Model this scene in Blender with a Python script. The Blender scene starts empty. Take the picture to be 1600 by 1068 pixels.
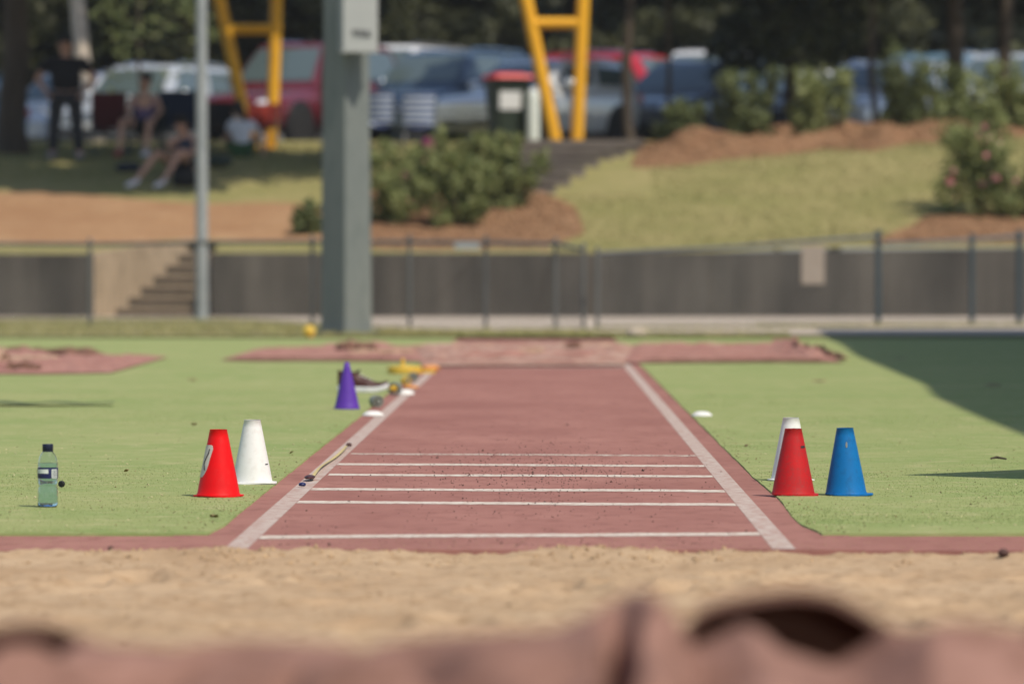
import bpy, math, random
import numpy as np
from mathutils import Vector, Matrix, Quaternion, noise as mnoise

R = math.radians
rng = np.random.default_rng(7)
random.seed(7)
scene = bpy.context.scene
COL = scene.collection

# ------------------------------------------------------------------ camera, sky, sun, exposure
CX, CZ, F = 0.079, 0.646, 8400.0            # eye position and focal length in photo pixels (1600 wide)
VX, VY = 850.0, 420.0                       # where the runway direction vanishes
cam_d = bpy.data.cameras.new('camera')
cam = bpy.data.objects.new('camera', cam_d)
COL.objects.link(cam)
cam_d.sensor_width = 36.0
cam_d.lens = F / 1600 * 36.0
cam_d.clip_start = 0.2
cam_d.clip_end = 2000
cam.location = (CX, 0, CZ)
yaw = math.atan((VX - 800) / F)
pitch = math.atan((534 - VY) / F)
cam.rotation_euler = (math.pi / 2 - pitch, 0, yaw)
cam_d.dof.use_dof = True
cam_d.dof.focus_distance = 16.3
cam_d.dof.aperture_fstop = 4.5
cam_d.dof.aperture_blades = 9
scene.camera = cam

SEL, SAZ = R(55), R(-48)                    # sun height, and its bearing from the right towards the camera
SUN = Vector((math.cos(SEL) * math.cos(SAZ), math.cos(SEL) * math.sin(SAZ), math.sin(SEL)))
world = bpy.data.worlds.new('World')
scene.world = world
world.use_nodes = True
wn, wl = world.node_tree.nodes, world.node_tree.links
sky = wn.new('ShaderNodeTexSky')
sky.sky_type = 'NISHITA'
sky.sun_disc = False
sky.sun_elevation = SEL
sky.sun_rotation = math.atan2(SUN.x, SUN.y)
sky.dust_density = 1.2
sky.air_density = 1.0
wl.new(sky.outputs[0], wn['Background'].inputs[0])
wn['Background'].inputs[1].default_value = 0.132
sun_d = bpy.data.lights.new('sun', 'SUN')
sun_d.energy = 4.3
sun_d.angle = R(0.55)
sun_d.color = (1.0, 0.91, 0.77)
sun = bpy.data.objects.new('sun', sun_d)
COL.objects.link(sun)
sun.rotation_euler = SUN.to_track_quat('Z', 'Y').to_euler()
sun.location = (20, 5, 40)

scene.view_settings.view_transform = 'Standard'
scene.view_settings.look = 'None'
scene.view_settings.exposure = 0.0
scene.view_settings.gamma = 1.0
scene.view_settings.use_curve_mapping = False
scene.render.engine = 'CYCLES'
scene.cycles.use_denoising = True
scene.cycles.max_bounces = 8
scene.cycles.caustics_reflective = False
scene.cycles.caustics_refractive = False

# ------------------------------------------------------------------ helpers
def gx(px, Y): return CX + (px - VX) / F * Y
def gz(py, Y): return CZ + (VY - py) / F * Y
def gY(py): return F * CZ / (py - VY)               # distance at which flat ground shows at that height
def G(px, py):
    Y = gY(py); return (gx(px, Y), Y)

def link(o, parent=None):
    COL.objects.link(o)
    if parent is not None: o.parent = parent
    return o

def tag(o, label=None, cat=None, group=None, kind=None):
    if label: o['label'] = label
    if cat: o['category'] = cat
    if group: o['group'] = group
    if kind: o['kind'] = kind
    return o

def empty(name, loc=(0, 0, 0), rz=0.0, label=None, cat=None, group=None):
    o = bpy.data.objects.new(name, None)
    o.location = loc; o.rotation_euler = (0, 0, rz); o.empty_display_size = .1
    link(o); tag(o, label, cat, group)
    return o

def copy_tree(o, parent=None):
    c = o.copy(); COL.objects.link(c); c.parent = parent
    for ch in o.children: copy_tree(ch, c)
    return c

def fast_mesh(name, verts, faces_flat, nper):
    """verts (n,3) array, faces_flat flat index array, nper vertices per face"""
    m = bpy.data.meshes.new(name)
    n = len(verts); nf = len(faces_flat) // nper
    m.vertices.add(n); m.vertices.foreach_set('co', np.asarray(verts, dtype=np.float32).ravel())
    m.loops.add(nf * nper); m.loops.foreach_set('vertex_index', np.asarray(faces_flat, dtype=np.int32))
    m.polygons.add(nf); m.polygons.foreach_set('loop_start', np.arange(0, nf * nper, nper, dtype=np.int32))
    m.update(calc_edges=True); m.validate()
    return m

class MB:
    def __init__(s): s.v = []; s.f = []
    def add(s, vs, fs):
        b = len(s.v); s.v += [tuple(v) for v in vs]; s.f += [tuple(i + b for i in f) for f in fs]; return s
    def box(s, c, d, rot=None, taper=1.0, bev=0.0):
        x, y, z = d[0] / 2, d[1] / 2, d[2] / 2
        vs = []
        for sz in (-1, 1):
            k = taper if sz > 0 else 1
            ring = []
            if bev > 0:
                b = min(bev, x * .9, y * .9)
                for (sx, sy) in ((-1, -1), (1, -1), (1, 1), (-1, 1)):
                    p1 = (sx * x, sy * (y - b)); p2 = (sx * (x - b), sy * y)
                    ring += [p1, p2] if sx * sy < 0 else [p1, p2]
                # order ring by angle
                ring.sort(key=lambda p: math.atan2(p[1], p[0]))
            else:
                ring = [(-x, -y), (x, -y), (x, y), (-x, y)]
            vs += [Vector((p[0] * k, p[1] * k, sz * z)) for p in ring]
        n = len(vs) // 2
        if rot is not None:
            M = rot if isinstance(rot, Matrix) else Matrix.Rotation(rot, 3, 'Z')
            vs = [M @ v for v in vs]
        vs = [v + Vector(c) for v in vs]
        fs = [tuple(reversed(range(n))), tuple(range(n, 2 * n))]
        fs += [(i, (i + 1) % n, n + (i + 1) % n, n + i) for i in range(n)]
        return s.add(vs, fs)
    def tube(s, pts, rad, n=8, caps=True):
        pts = [Vector(p) for p in pts]
        if not hasattr(rad, '__len__'): rad = [rad] * len(pts)
        vs = []; prev = None
        for i, p in enumerate(pts):
            t = (pts[min(i + 1, len(pts) - 1)] - pts[max(i - 1, 0)]).normalized()
            a = Vector((0, 0, 1)) if abs(t.z) < .9 else Vector((1, 0, 0))
            if prev is not None: a = prev
            u = (a - t * a.dot(t)).normalized(); w = t.cross(u); prev = u
            vs += [p + (u * math.cos(2 * math.pi * k / n) + w * math.sin(2 * math.pi * k / n)) * rad[i] for k in range(n)]
        fs = []
        for i in range(len(pts) - 1):
            fs += [(i * n + k, i * n + (k + 1) % n, (i + 1) * n + (k + 1) % n, (i + 1) * n + k) for k in range(n)]
        if caps:
            fs += [tuple(reversed(range(n))), tuple(range((len(pts) - 1) * n, len(pts) * n))]
        return s.add(vs, fs)
    def lathe(s, prof, n=24, c=(0, 0, 0), M=None, closed=False):
        vs = []
        for (r, z) in prof:
            for k in range(n):
                a = 2 * math.pi * k / n
                v = Vector((r * math.cos(a), r * math.sin(a), z))
                if M is not None: v = M @ v
                vs.append(v + Vector(c))
        fs = []
        m = len(prof)
        for i in range(m if closed else m - 1):
            j = (i + 1) % m
            fs += [(i * n + k, i * n + (k + 1) % n, j * n + (k + 1) % n, j * n + k) for k in range(n)]
        if not closed:
            if prof[0][0] > 1e-6: fs.append(tuple(reversed(range(n))))
            if prof[-1][0] > 1e-6: fs.append(tuple(range((m - 1) * n, m * n)))
        return s.add(vs, fs)
    def grid(s, P):
        """P[i][j] points"""
        nu, nv = len(P), len(P[0])
        vs = [p for row in P for p in row]
        fs = [(i * nv + j, (i + 1) * nv + j, (i + 1) * nv + j + 1, i * nv + j + 1) for i in range(nu - 1) for j in range(nv - 1)]
        return s.add(vs, fs)
    def build(s, name, mat, parent=None, smooth=False, loc=None):
        m = bpy.data.meshes.new(name)
        m.from_pydata([tuple(v) for v in s.v], [], s.f); m.validate()
        import bmesh
        bm = bmesh.new(); bm.from_mesh(m)
        bmesh.ops.recalc_face_normals(bm, faces=bm.faces); bm.to_mesh(m); bm.free()
        if smooth:
            m.polygons.foreach_set('use_smooth', [True] * len(m.polygons))
            if smooth != 'full':
                try: m.set_sharp_from_angle(angle=R(smooth if smooth is not True else 40))
                except Exception: pass
        m.materials.append(mat)
        o = bpy.data.objects.new(name, m)
        if loc: o.location = loc
        return link(o, parent)

def fbm(x, y, s=1.0, o=3, seed=0.0):
    v = 0; a = 1; t = 0
    for i in range(o):
        v += a * mnoise.noise(Vector((x * s + seed * 17.3, y * s - seed * 9.1, seed * 3.7 + i * 5.2))); t += a; a *= .5; s *= 2.1
    return v / t

def sm(a, b, x):
    t = min(1, max(0, (x - a) / (b - a))); return t * t * (3 - 2 * t)

# ------------------------------------------------------------------ materials
def nodes(name):
    m = bpy.data.materials.new(name); m.use_nodes = True
    nt = m.node_tree
    return m, nt.nodes, nt.links, nt.nodes['Principled BSDF']

def mat(name, c, rough=.7, c2=None, c3=None, scale=4, detail=4, lo=.35, hi=.65, bump=0., bscale=60, metal=0., spec=.4,
        stretch=(1, 1, 1), coat=0., trans=0., ior=1.45, space='Object', island=0.):
    m, N, L, P = nodes(name)
    P.inputs['Roughness'].default_value = rough
    P.inputs['Metallic'].default_value = metal
    P.inputs['Specular IOR Level'].default_value = spec
    P.inputs['Coat Weight'].default_value = coat
    P.inputs['Transmission Weight'].default_value = trans
    P.inputs['IOR'].default_value = ior
    P.inputs['Base Color'].default_value = (*c, 1)
    tc = N.new('ShaderNodeTexCoord'); mp = N.new('ShaderNodeMapping')
    mp.inputs['Scale'].default_value = stretch
    L.new(tc.outputs[space], mp.inputs[0])
    last = None
    if c2 is not None:
        no = N.new('ShaderNodeTexNoise'); no.inputs['Scale'].default_value = scale; no.inputs['Detail'].default_value = detail
        no.inputs['Roughness'].default_value = .62
        L.new(mp.outputs[0], no.inputs['Vector'])
        ra = N.new('ShaderNodeValToRGB')
        ra.color_ramp.elements[0].position = lo; ra.color_ramp.elements[1].position = hi
        ra.color_ramp.elements[0].color = (*c, 1); ra.color_ramp.elements[1].color = (*c2, 1)
        L.new(no.outputs[0], ra.inputs[0]); last = ra.outputs[0]
        if c3 is not None:
            n2 = N.new('ShaderNodeTexNoise'); n2.inputs['Scale'].default_value = scale * 9; n2.inputs['Detail'].default_value = 5
            L.new(mp.outputs[0], n2.inputs['Vector'])
            r2 = N.new('ShaderNodeValToRGB'); r2.color_ramp.elements[0].position = .5; r2.color_ramp.elements[1].position = .72
            L.new(n2.outputs[0], r2.inputs[0])
            mx = N.new('ShaderNodeMix'); mx.data_type = 'RGBA'
            L.new(r2.outputs[0], mx.inputs[0]); L.new(last, mx.inputs[6]); mx.inputs[7].default_value = (*c3, 1)
            last = mx.outputs[2]
    if island > 0:
        geo = N.new('ShaderNodeNewGeometry'); hs = N.new('ShaderNodeHueSaturation')
        mr = N.new('ShaderNodeMapRange'); mr.inputs[3].default_value = 1 - island; mr.inputs[4].default_value = 1 + island
        L.new(geo.outputs['Random Per Island'], mr.inputs[0]); L.new(mr.outputs[0], hs.inputs['Value'])
        if last is not None: L.new(last, hs.inputs['Color'])
        else: hs.inputs['Color'].default_value = (*c, 1)
        last = hs.outputs[0]
    if last is not None: L.new(last, P.inputs['Base Color'])
    if bump > 0:
        nb = N.new('ShaderNodeTexNoise'); nb.inputs['Scale'].default_value = bscale; nb.inputs['Detail'].default_value = 5
        L.new(mp.outputs[0], nb.inputs['Vector'])
        bp = N.new('ShaderNodeBump'); bp.inputs['Strength'].default_value = min(1, bump); bp.inputs['Distance'].default_value = .6 / bscale
        L.new(nb.outputs[0], bp.inputs['Height']); L.new(bp.outputs[0], P.inputs['Normal'])
    return m

def leafmat(name, c, c2, island=.35):
    m, N, L, P = nodes(name)
    geo = N.new('ShaderNodeNewGeometry'); ra = N.new('ShaderNodeValToRGB')
    ra.color_ramp.elements[0].color = (*c, 1); ra.color_ramp.elements[1].color = (*c2, 1)
    L.new(geo.outputs['Random Per Island'], ra.inputs[0])
    L.new(ra.outputs[0], P.inputs['Base Color'])
    P.inputs['Roughness'].default_value = .55; P.inputs['Specular IOR Level'].default_value = .35
    tr = N.new('ShaderNodeBsdfTranslucent'); mx = N.new('ShaderNodeMixShader'); mx.inputs[0].default_value = .28
    L.new(ra.outputs[0], tr.inputs[0]); L.new(P.outputs[0], mx.inputs[1]); L.new(tr.outputs[0], mx.inputs[2])
    L.new(mx.outputs[0], N['Material Output'].inputs[0])
    return m

def wornpaint(name, paint, under, scale, lo, hi, rough=.8):
    m = mat(name, under, rough, paint, None, scale, 6, lo, hi, bump=.5, bscale=260)
    return m

RED = (.31, .135, .105)
M = {}
M['turf'] = mat('turf', (.212, .278, .098), .95, (.298, .318, .138), (.345, .345, .17), .9, 8, .3, .72, bump=.35, bscale=170, spec=.1)
M['blade'] = mat('turf_blade', (.25, .30, .118), .9, (.305, .34, .142), None, 3, 4, .3, .7, spec=.1, island=.09)
M['track'] = mat('rubber_track', (.258, .116, .098), .92, (.355, .176, .146), (.245, .112, .094), 1.7, 8, .3, .7, bump=.8, bscale=320, spec=.12, stretch=(1, .45, 1))
M['line'] = wornpaint('worn_white_paint', (.50, .44, .39), (.34, .195, .16), 30, .34, .62)
M['board'] = wornpaint('takeoff_line_paint', (.62, .575, .50), (.36, .21, .165), 34, .34, .55)
M['board_worn'] = wornpaint('worn_takeoff_line_paint', (.56, .51, .44), (.30, .15, .12), 26, .43, .57)
M['sand'] = mat('sand', (.385, .265, .16), .95, (.46, .335, .215), (.30, .20, .115), 2.4, 8, .32, .68, bump=.8, bscale=120, spec=.1)
M['sandclod'] = mat('sand_clod', (.30, .20, .115), .95, (.42, .295, .175), None, 9, 4, spec=.1, island=.25)
M['ground'] = mat('dirt_ground', (.27, .22, .14), .95, (.33, .28, .18), None, .5, 5)
M['verge'] = mat('weedy_verge', (.20, .20, .07), .95, (.34, .28, .14), (.16, .17, .06), 3.5, 6, .35, .65)
M['vergeblade'] = mat('verge_grass', (.19, .21, .07), .9, (.36, .31, .15), None, 2, 4, island=.3, spec=.1)
M['path'] = mat('pale_concrete_path', (.40, .335, .27), .9, (.46, .395, .325), (.35, .285, .225), .8, 5)
M['lawn'] = mat('bank_lawn', (.22, .21, .08), .95, (.315, .265, .125), (.19, .19, .068), .8, 6, .3, .7, bump=.8, bscale=25, spec=.1)
M['lawnblade'] = mat('lawn_grass', (.21, .21, .08), .9, (.31, .27, .125), None, 1.2, 4, island=.3, spec=.1)
M['dirt'] = mat('orange_dirt', (.30, .17, .09), .95, (.36, .225, .125), (.25, .14, .075), 1.1, 6, bump=.6, bscale=20, spec=.1)
M['mulch'] = mat('bark_mulch', (.215, .115, .062), .95, (.27, .16, .088), (.13, .068, .042), 3, 7, bump=.9, bscale=18, spec=.1)
M['chip'] = mat('bark_chip', (.20, .108, .058), .9, (.31, .19, .11), None, 5, 3, island=.4, spec=.1)
M['asphalt'] = mat('car_park', (.10, .095, .085), .9, (.14, .13, .115), None, 2, 5)
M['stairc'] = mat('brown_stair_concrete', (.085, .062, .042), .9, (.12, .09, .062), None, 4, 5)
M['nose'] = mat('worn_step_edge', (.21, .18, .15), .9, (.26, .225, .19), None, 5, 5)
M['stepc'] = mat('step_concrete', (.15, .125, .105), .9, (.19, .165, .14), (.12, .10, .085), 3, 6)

def wallmat():
    m, N, L, P = nodes('weathered_concrete')
    tc = N.new('ShaderNodeTexCoord')
    def nz(sc, st, det=6):
        mp = N.new('ShaderNodeMapping'); mp.inputs['Scale'].default_value = st
        n = N.new('ShaderNodeTexNoise'); n.inputs['Scale'].default_value = sc; n.inputs['Detail'].default_value = det
        L.new(tc.outputs['Object'], mp.inputs[0]); L.new(mp.outputs[0], n.inputs['Vector']); return n
    a = nz(2.0, (1, 1, .13)); b = nz(.7, (1, 1, 1)); c = nz(6, (1, 1, .12))
    ra = N.new('ShaderNodeValToRGB'); e = ra.color_ramp.elements
    e[0].position = .36; e[0].color = (.019, .015, .011, 1); e[1].position = .64; e[1].color = (.105, .09, .073, 1)
    L.new(a.outputs[0], ra.inputs[0])
    rb = N.new('ShaderNodeValToRGB'); rb.color_ramp.elements[0].color = (.028, .024, .02, 1); rb.color_ramp.elements[1].color = (.105, .096, .08, 1)
    rb.color_ramp.elements[0].position = .3; rb.color_ramp.elements[1].position = .7
    L.new(b.outputs[0], rb.inputs[0])
    mx = N.new('ShaderNodeMix'); mx.data_type = 'RGBA'; mx.inputs[0].default_value = .5
    L.new(ra.outputs[0], mx.inputs[6]); L.new(rb.outputs[0], mx.inputs[7])
    m2 = N.new('ShaderNodeMix'); m2.data_type = 'RGBA'; m2.blend_type = 'OVERLAY'; m2.inputs[0].default_value = .35
    L.new(mx.outputs[2], m2.inputs[6]); L.new(c.outputs[0], m2.inputs[7])
    L.new(m2.outputs[2], P.inputs['Base Color']); P.inputs['Roughness'].default_value = .92
    return m
M['wall'] = wallmat()
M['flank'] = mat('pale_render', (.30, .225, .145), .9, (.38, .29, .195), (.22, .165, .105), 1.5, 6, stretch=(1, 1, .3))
M['patch'] = mat('beige_patch', (.30, .25, .20), .85, (.34, .285, .23), None, 3)
M['galv'] = mat('galvanised_steel', (.27, .29, .29), .5, (.34, .36, .355), None, 3, metal=.25)
M['post'] = mat('dull_post_steel', (.105, .11, .105), .6, (.135, .14, .135), None, 3, metal=.2)
M['darkpost'] = mat('dark_post_steel', (.035, .055, .065), .6, (.05, .07, .08), None, 3)
M['wire'] = mat('wire', (.16, .17, .17), .6, metal=.3)
M['pole'] = mat('painted_pole', (.155, .175, .17), .6, (.185, .20, .19), (.135, .155, .15), 1.5, 5, stretch=(1, 1, .3))
M['boxw'] = mat('cabinet_paint', (.38, .39, .385), .5, (.41, .42, .41), None, 2)
M['ink'] = mat('black_ink', (.03, .03, .035), .6)
M['yellow'] = mat('yellow_steel', (.78, .40, .018), .45, (.72, .36, .02), None, 2)
M['bark'] = mat('dark_bark', (.055, .042, .032), .95, (.085, .066, .05), None, 5, stretch=(1, 1, .25), bump=.8, bscale=15)
M['palebark'] = mat('pale_gum_bark', (.52, .44, .35), .85, (.62, .54, .44), (.33, .27, .21), 2, 5, stretch=(1, 1, .3))
M['leafd'] = leafmat('dark_leaf', (.026, .034, .016), (.075, .088, .038))
M['leafw'] = leafmat('wood_leaf', (.045, .052, .030), (.13, .14, .075))
M['leafs'] = leafmat('shrub_leaf', (.115, .148, .045), (.30, .32, .125))
M['leaft'] = leafmat('dark_shrub_leaf', (.075, .105, .035), (.20, .225, .09))
M['stem'] = mat('stem', (.10, .075, .05), .9)
M['pink'] = mat('pink_petal', (.70, .25, .33), .7, (.80, .42, .46), None, 30)
M['magenta'] = mat('magenta_cloth', (.32, .03, .12), .8, (.42, .06, .18), None, 8)
# cones and small things
M['red'] = mat('red_plastic', (.72, .003, .005), .5, (.60, .006, .008), (.66, .012, .012), 7, 6, .4, .75, spec=.25)
M['redold'] = mat('scuffed_red_plastic', (.50, .012, .014), .55, (.38, .016, .018), (.33, .03, .03), 14, 5, .35, .65, spec=.25)
M['white'] = mat('white_plastic', (.72, .72, .70), .5, (.69, .685, .66), (.65, .64, .61), 7, 6, .45, .8, spec=.3)
M['blue'] = mat('blue_plastic', (.002, .125, .36), .55, (.004, .145, .40), (.006, .105, .29), 7, 6, .35, .7, spec=.25)
M['purple'] = mat('purple_plastic', (.085, .028, .30), .5, (.10, .034, .34), None, 8)
M['paper'] = mat('torn_paper', (.50, .46, .41), .9, (.62, .57, .52), None, 60)
M['cap'] = mat('navy_cap', (.008, .012, .035), .4)
M['label'] = mat('navy_label', (.016, .020, .085), .35)
M['labelw'] = mat('label_print', (.62, .66, .62), .5)
M['pet'] = mat('pet_plastic', (.89, .95, 1.0), .03, trans=1.0, ior=1.22)
M['water'] = mat('water', (.66, .85, 1.0), .0, trans=1.0, ior=1.14)
M['black'] = mat('black_rubber', (.014, .014, .016), .6)
M['tape'] = mat('yellow_tape', (.52, .42, .17), .7, (.46, .38, .20), None, 12)
M['orange'] = mat('orange_plastic', (.62, .26, .07), .5)
M['yel'] = mat('yellow_plastic', (.64, .42, .06), .5)
M['greyp'] = mat('grey_plastic', (.16, .18, .15), .5, (.24, .25, .22), None, 30)
M['shoe'] = mat('maroon_leather', (.045, .012, .012), .5, (.065, .02, .016), None, 30)
M['foam'] = mat('shoe_foam', (.66, .66, .68), .7)
M['speck'] = mat('dark_grit', (.075, .040, .034), .9, island=.6)
M['leaflit'] = mat('dry_leaf', (.13, .11, .05), .8, (.24, .17, .08), None, 30, island=.4)
M['pale'] = mat('straw_fleck', (.52, .47, .27), .9, island=.2)
M['cloth'] = mat('pit_cover_mesh', (.235, .125, .092), .9, (.37, .215, .175), (.205, .11, .08), 3.2, 4, .3, .7, bump=.5, bscale=500, spec=.12)
_m = M['cloth']; _n = _m.node_tree.nodes; _t = _n.new('ShaderNodeBsdfTranslucent'); _t.inputs[0].default_value = (.30, .15, .10, 1); _x = _n.new('ShaderNodeMixShader'); _x.inputs[0].default_value = .16
_m.node_tree.links.new(_n['Principled BSDF'].outputs[0], _x.inputs[1]); _m.node_tree.links.new(_t.outputs[0], _x.inputs[2]); _m.node_tree.links.new(_x.outputs[0], _n['Material Output'].inputs[0])
M['clothfar'] = mat('dusty_pit_cover', (.31, .15, .125), .92, (.40, .225, .185), (.22, .10, .075), 2.2, 6, .35, .65, spec=.1)
M['clothdust'] = mat('sandy_pit_cover', (.32, .17, .135), .92, (.44, .30, .24), (.24, .12, .09), 2.4, 7, .42, .58, spec=.1)

# ------------------------------------------------------------------ terrain
def tz(X, Y):
    """height of the bank and car park behind the wall"""
    pts = [(69.0, .80), (70.4, .83), (73.2, 1.26), (76.2, 1.73), (79.5, 2.25), (82.5, 2.49), (86, 2.68), (90, 2.66), (130, 2.72), (400, 3.5)]
    z = pts[-1][1]
    for (a, za), (b, zb) in zip(pts, pts[1:]):
        if Y <= b:
            t = max(0, (Y - a) / (b - a)); z = za + (zb - za) * t; break
    k = sm(70.4, 74, Y)
    z += .17 * sm(1.5, 7, X) * sm(71, 80, Y) * (1 - .6 * sm(84, 90, Y))
    z += .10 * sm(1.0, 4, X) * (1 - sm(70.6, 73, Y))
    z += k * .06 * fbm(X, Y, .45, 2, 3) * (1 - sm(84, 88, Y))
    return z
def hit(px, py):
    """where a line of sight meets the bank"""
    Y = 70.5
    while Y < 130:
        if gz(py, Y) <= tz(gx(px, Y), Y): break
        Y += .04
    X = gx(px, Y)
    return X, Y, tz(X, Y)

def struct(mb, name, m, smooth=False):
    o = mb.build(name, M[m], None, smooth); o['kind'] = 'structure'; return o

# ground sheet out to the horizon
g = MB(); g.add([(-600, -200, -.16), (600, -200, -.16), (600, 900, -.16), (-600, 900, -.16)], [(0, 1, 2, 3)])
struct(g, 'ground', 'ground')

# turf, cut round the runway, ragged along its edges
def turf_edge(side, Y):
    e = .728 + .006 * fbm(Y, side * 9, 3.0, 3, 1)
    if side > 0: e += .05 * (1 - sm(13.0, 13.7, Y)) * 0.6 + .012 * sm(14, 15, Y) * (1 - sm(15, 17, Y))
    else: e += .012 * (1 - sm(13.0, 13.5, Y))
    return side * e
Y0, Y1 = 13.08, 53.0
for side, nm in ((-1, 'turf_left'), (1, 'turf_right')):
    P = []
    ys = [Y0 + (Y1 - Y0) * (i / 160) ** 1.5 for i in range(161)]
    for Y in ys:
        e = turf_edge(side, Y)
        far = 14 * side
        yo = .012 * fbm(Y * 3, side, 2, 2, 4)
        xs = [e, e + side * .05, e + side * .3, e + side * .9, e + side * 2, e + side * 5, far]
        P.append([(x, Y + (.012 * fbm(x, 3, 3, 2, 5) if Y == Y0 else 0), .002 + .0035 * fbm(x, Y, .8, 2, 2)) for x in xs])
    mb = MB(); mb.grid(P)
    # front lip
    lip = [[(p[0], p[1], p[2]) for p in P[0]], [(p[0], p[1] - .001, -.02) for p in P[0]]]
    mb.grid(lip)
    mb.grid([[(r[0][0], r[0][1], r[0][2]), (r[0][0] - side * .004, r[0][1], -.012)] for r in P])
    struct(mb, nm, 'turf')

mb = MB(); mb.add([(-14, 13.07, -.012), (14, 13.07, -.012), (14, 53, -.012), (-14, 53, -.012)], [(0, 1, 2, 3)]); struct(mb, 'turf_base', 'turf')
# rubber runway with the cross strip along the pit
mb = MB()
mb.add([(-.82, 12.42, -.002), (.82, 12.42, -.002), (.82, 49.5, -.002), (-.82, 49.5, -.002)], [(0, 1, 2, 3)])
mb.add([(-.82, 12.42, -.13), (.82, 12.42, -.13), (.82, 12.42, -.002), (-.82, 12.42, -.002)], [(0, 1, 2, 3)])
struct(mb, 'runway', 'track')
for side, nm in ((-1, 'rubber_kerb_left'), (1, 'rubber_kerb_right')):
    mb = MB()
    a, b = sorted((side * .8205, side * 9))
    mb.box(((a + b) / 2, 12.765, -.066), (b - a, .69, .124))
    struct(mb, nm, 'track')

# side lines and take-off lines: thin painted sheets
def paint(name, pts, m, label=None):
    mb = MB(); mb.add(pts, [(0, 1, 2, 3)])
    return struct(mb, name, m)
for s in (-1, 1):
    x = s * .635
    o = paint('runway_side_line', [(x - .027, 12.44, -.0012), (x + .027, 12.44, -.0012), (x + .027, 39, -.0012), (x - .027, 39, -.0012)], 'line')
for (xl, yl, xr, yr, w, m) in ((548, 708, 1096, 711, .17, 'board_worn'), (527, 724, 1108, 727, .21, 'board'), (513, 740.5, 1118, 743, .20, 'board'),
                               (486, 762.5, 1138, 766, .20, 'board'), (458, 783.5, 1152, 787, .19, 'board'), (402, 838, 1222, 832, .185, 'board')):
    Xl, Yl = G(xl, yl); Xr, Yr = G(xr, yr)
    Xl = max(Xl, -.606); Xr = min(Xr, .606)
    w *= .80; rows = []
    for k in range(61):
        t = k / 60; x = Xl + (Xr - Xl) * t; y = Yl + (Yr - Yl) * t + .045 * fbm(x, yl, 1.6, 2, 3)
        a, b = w / 2 * (1 + .35 * fbm(x, yl, 9, 3, 5)), w / 2 * (1 + .35 * fbm(x, yl, 9, 3, 6))
        rows.append([(x, y - a, -.0012), (x, y + b, -.0012)])
    mb = MB(); mb.grid(rows); struct(mb, 'takeoff_line', m)
paint('runway_end_line', [(-.6, 35.4, -.0012), (.6, 35.4, -.0012), (.6, 36.1, -.0012), (-.6, 36.1, -.0012)], 'board_worn')

# sand pit, raked and lumpy
_fr = random.Random(5)
FOOT = [(_fr.uniform(-1.3, 1.3), _fr.uniform(9.4, 11.55), _fr.uniform(-.6, .6), _fr.uniform(.035, .05)) for _ in range(34)]
def sandz(x, y):
    d = 0
    for fx, fy, fa, fr in FOOT:
        dx, dy = x - fx, y - fy
        if abs(dx) < .3 and abs(dy) < .35:
            u = dx * math.cos(fa) + dy * math.sin(fa); v = -dx * math.sin(fa) + dy * math.cos(fa)
            q = (u / (fr * 1.3)) ** 2 + (v / (fr * 3)) ** 2
            d += -.020 * math.exp(-q) + .010 * math.exp(-((q - 2.2) / 1.0) ** 2)
    return sandz0(x, y) + d
def sandz0(x, y):
    e = sm(12.42, 12.15, y) if False else min(1, max(0, (12.42 - y) / .35))
    z = -.016 + .020 * fbm(x, y, 1.1, 3, 1) + .014 * fbm(x, y * .55, 5, 4, 2) + .012 * max(0, fbm(x, y, 11, 3, 3)) + .010 * max(0, fbm(x, y * .7, 28, 2, 6)) 
    z += .018 * math.exp(-((y - 12.30) / .13) ** 2) * max(0.2, .75 + fbm(x, y, 3.5, 3, 8) * 1.6)
    z += .02 * sm(11, 8.5, y) if y < 11 else 0
    return min(z, .002 + .35 * (12.42 - y))
NY, NX = 330, 230
ys = [12.419 - (12.419 - 5.0) * (i / (NY - 1)) ** 1.15 for i in range(NY)]
V = np.array([(x * (1.2 + .45 * (y - 5) / 7.4), y, sandz(x * (1.2 + .45 * (y - 5) / 7.4), y)) for y in ys for x in np.linspace(-1.0, 1.0, NX)])
idx = np.arange(NY * NX).reshape(NY, NX)
Fq = np.stack([idx[:-1, :-1], idx[1:, :-1], idx[1:, 1:], idx[:-1, 1:]], -1).reshape(-1)
me = fast_mesh('sand_pit', V, Fq, 4); me.polygons.foreach_set('use_smooth', [True] * len(me.polygons)); me.materials.append(M['sand'])
o = link(bpy.data.objects.new('sand_pit', me)); o['kind'] = 'structure'
mb = MB()
for (a, b, c, d) in ((-9, 1.0, 9, 5.02), (-9, 5.02, -1.15, 12.418), (1.15, 5.02, 9, 12.418)):
    mb.add([(a, b, -.045), (c, b, -.045), (c, d, -.045), (a, d, -.045)], [(0, 1, 2, 3)])
struct(mb, 'sand_surround', 'sand')

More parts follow.
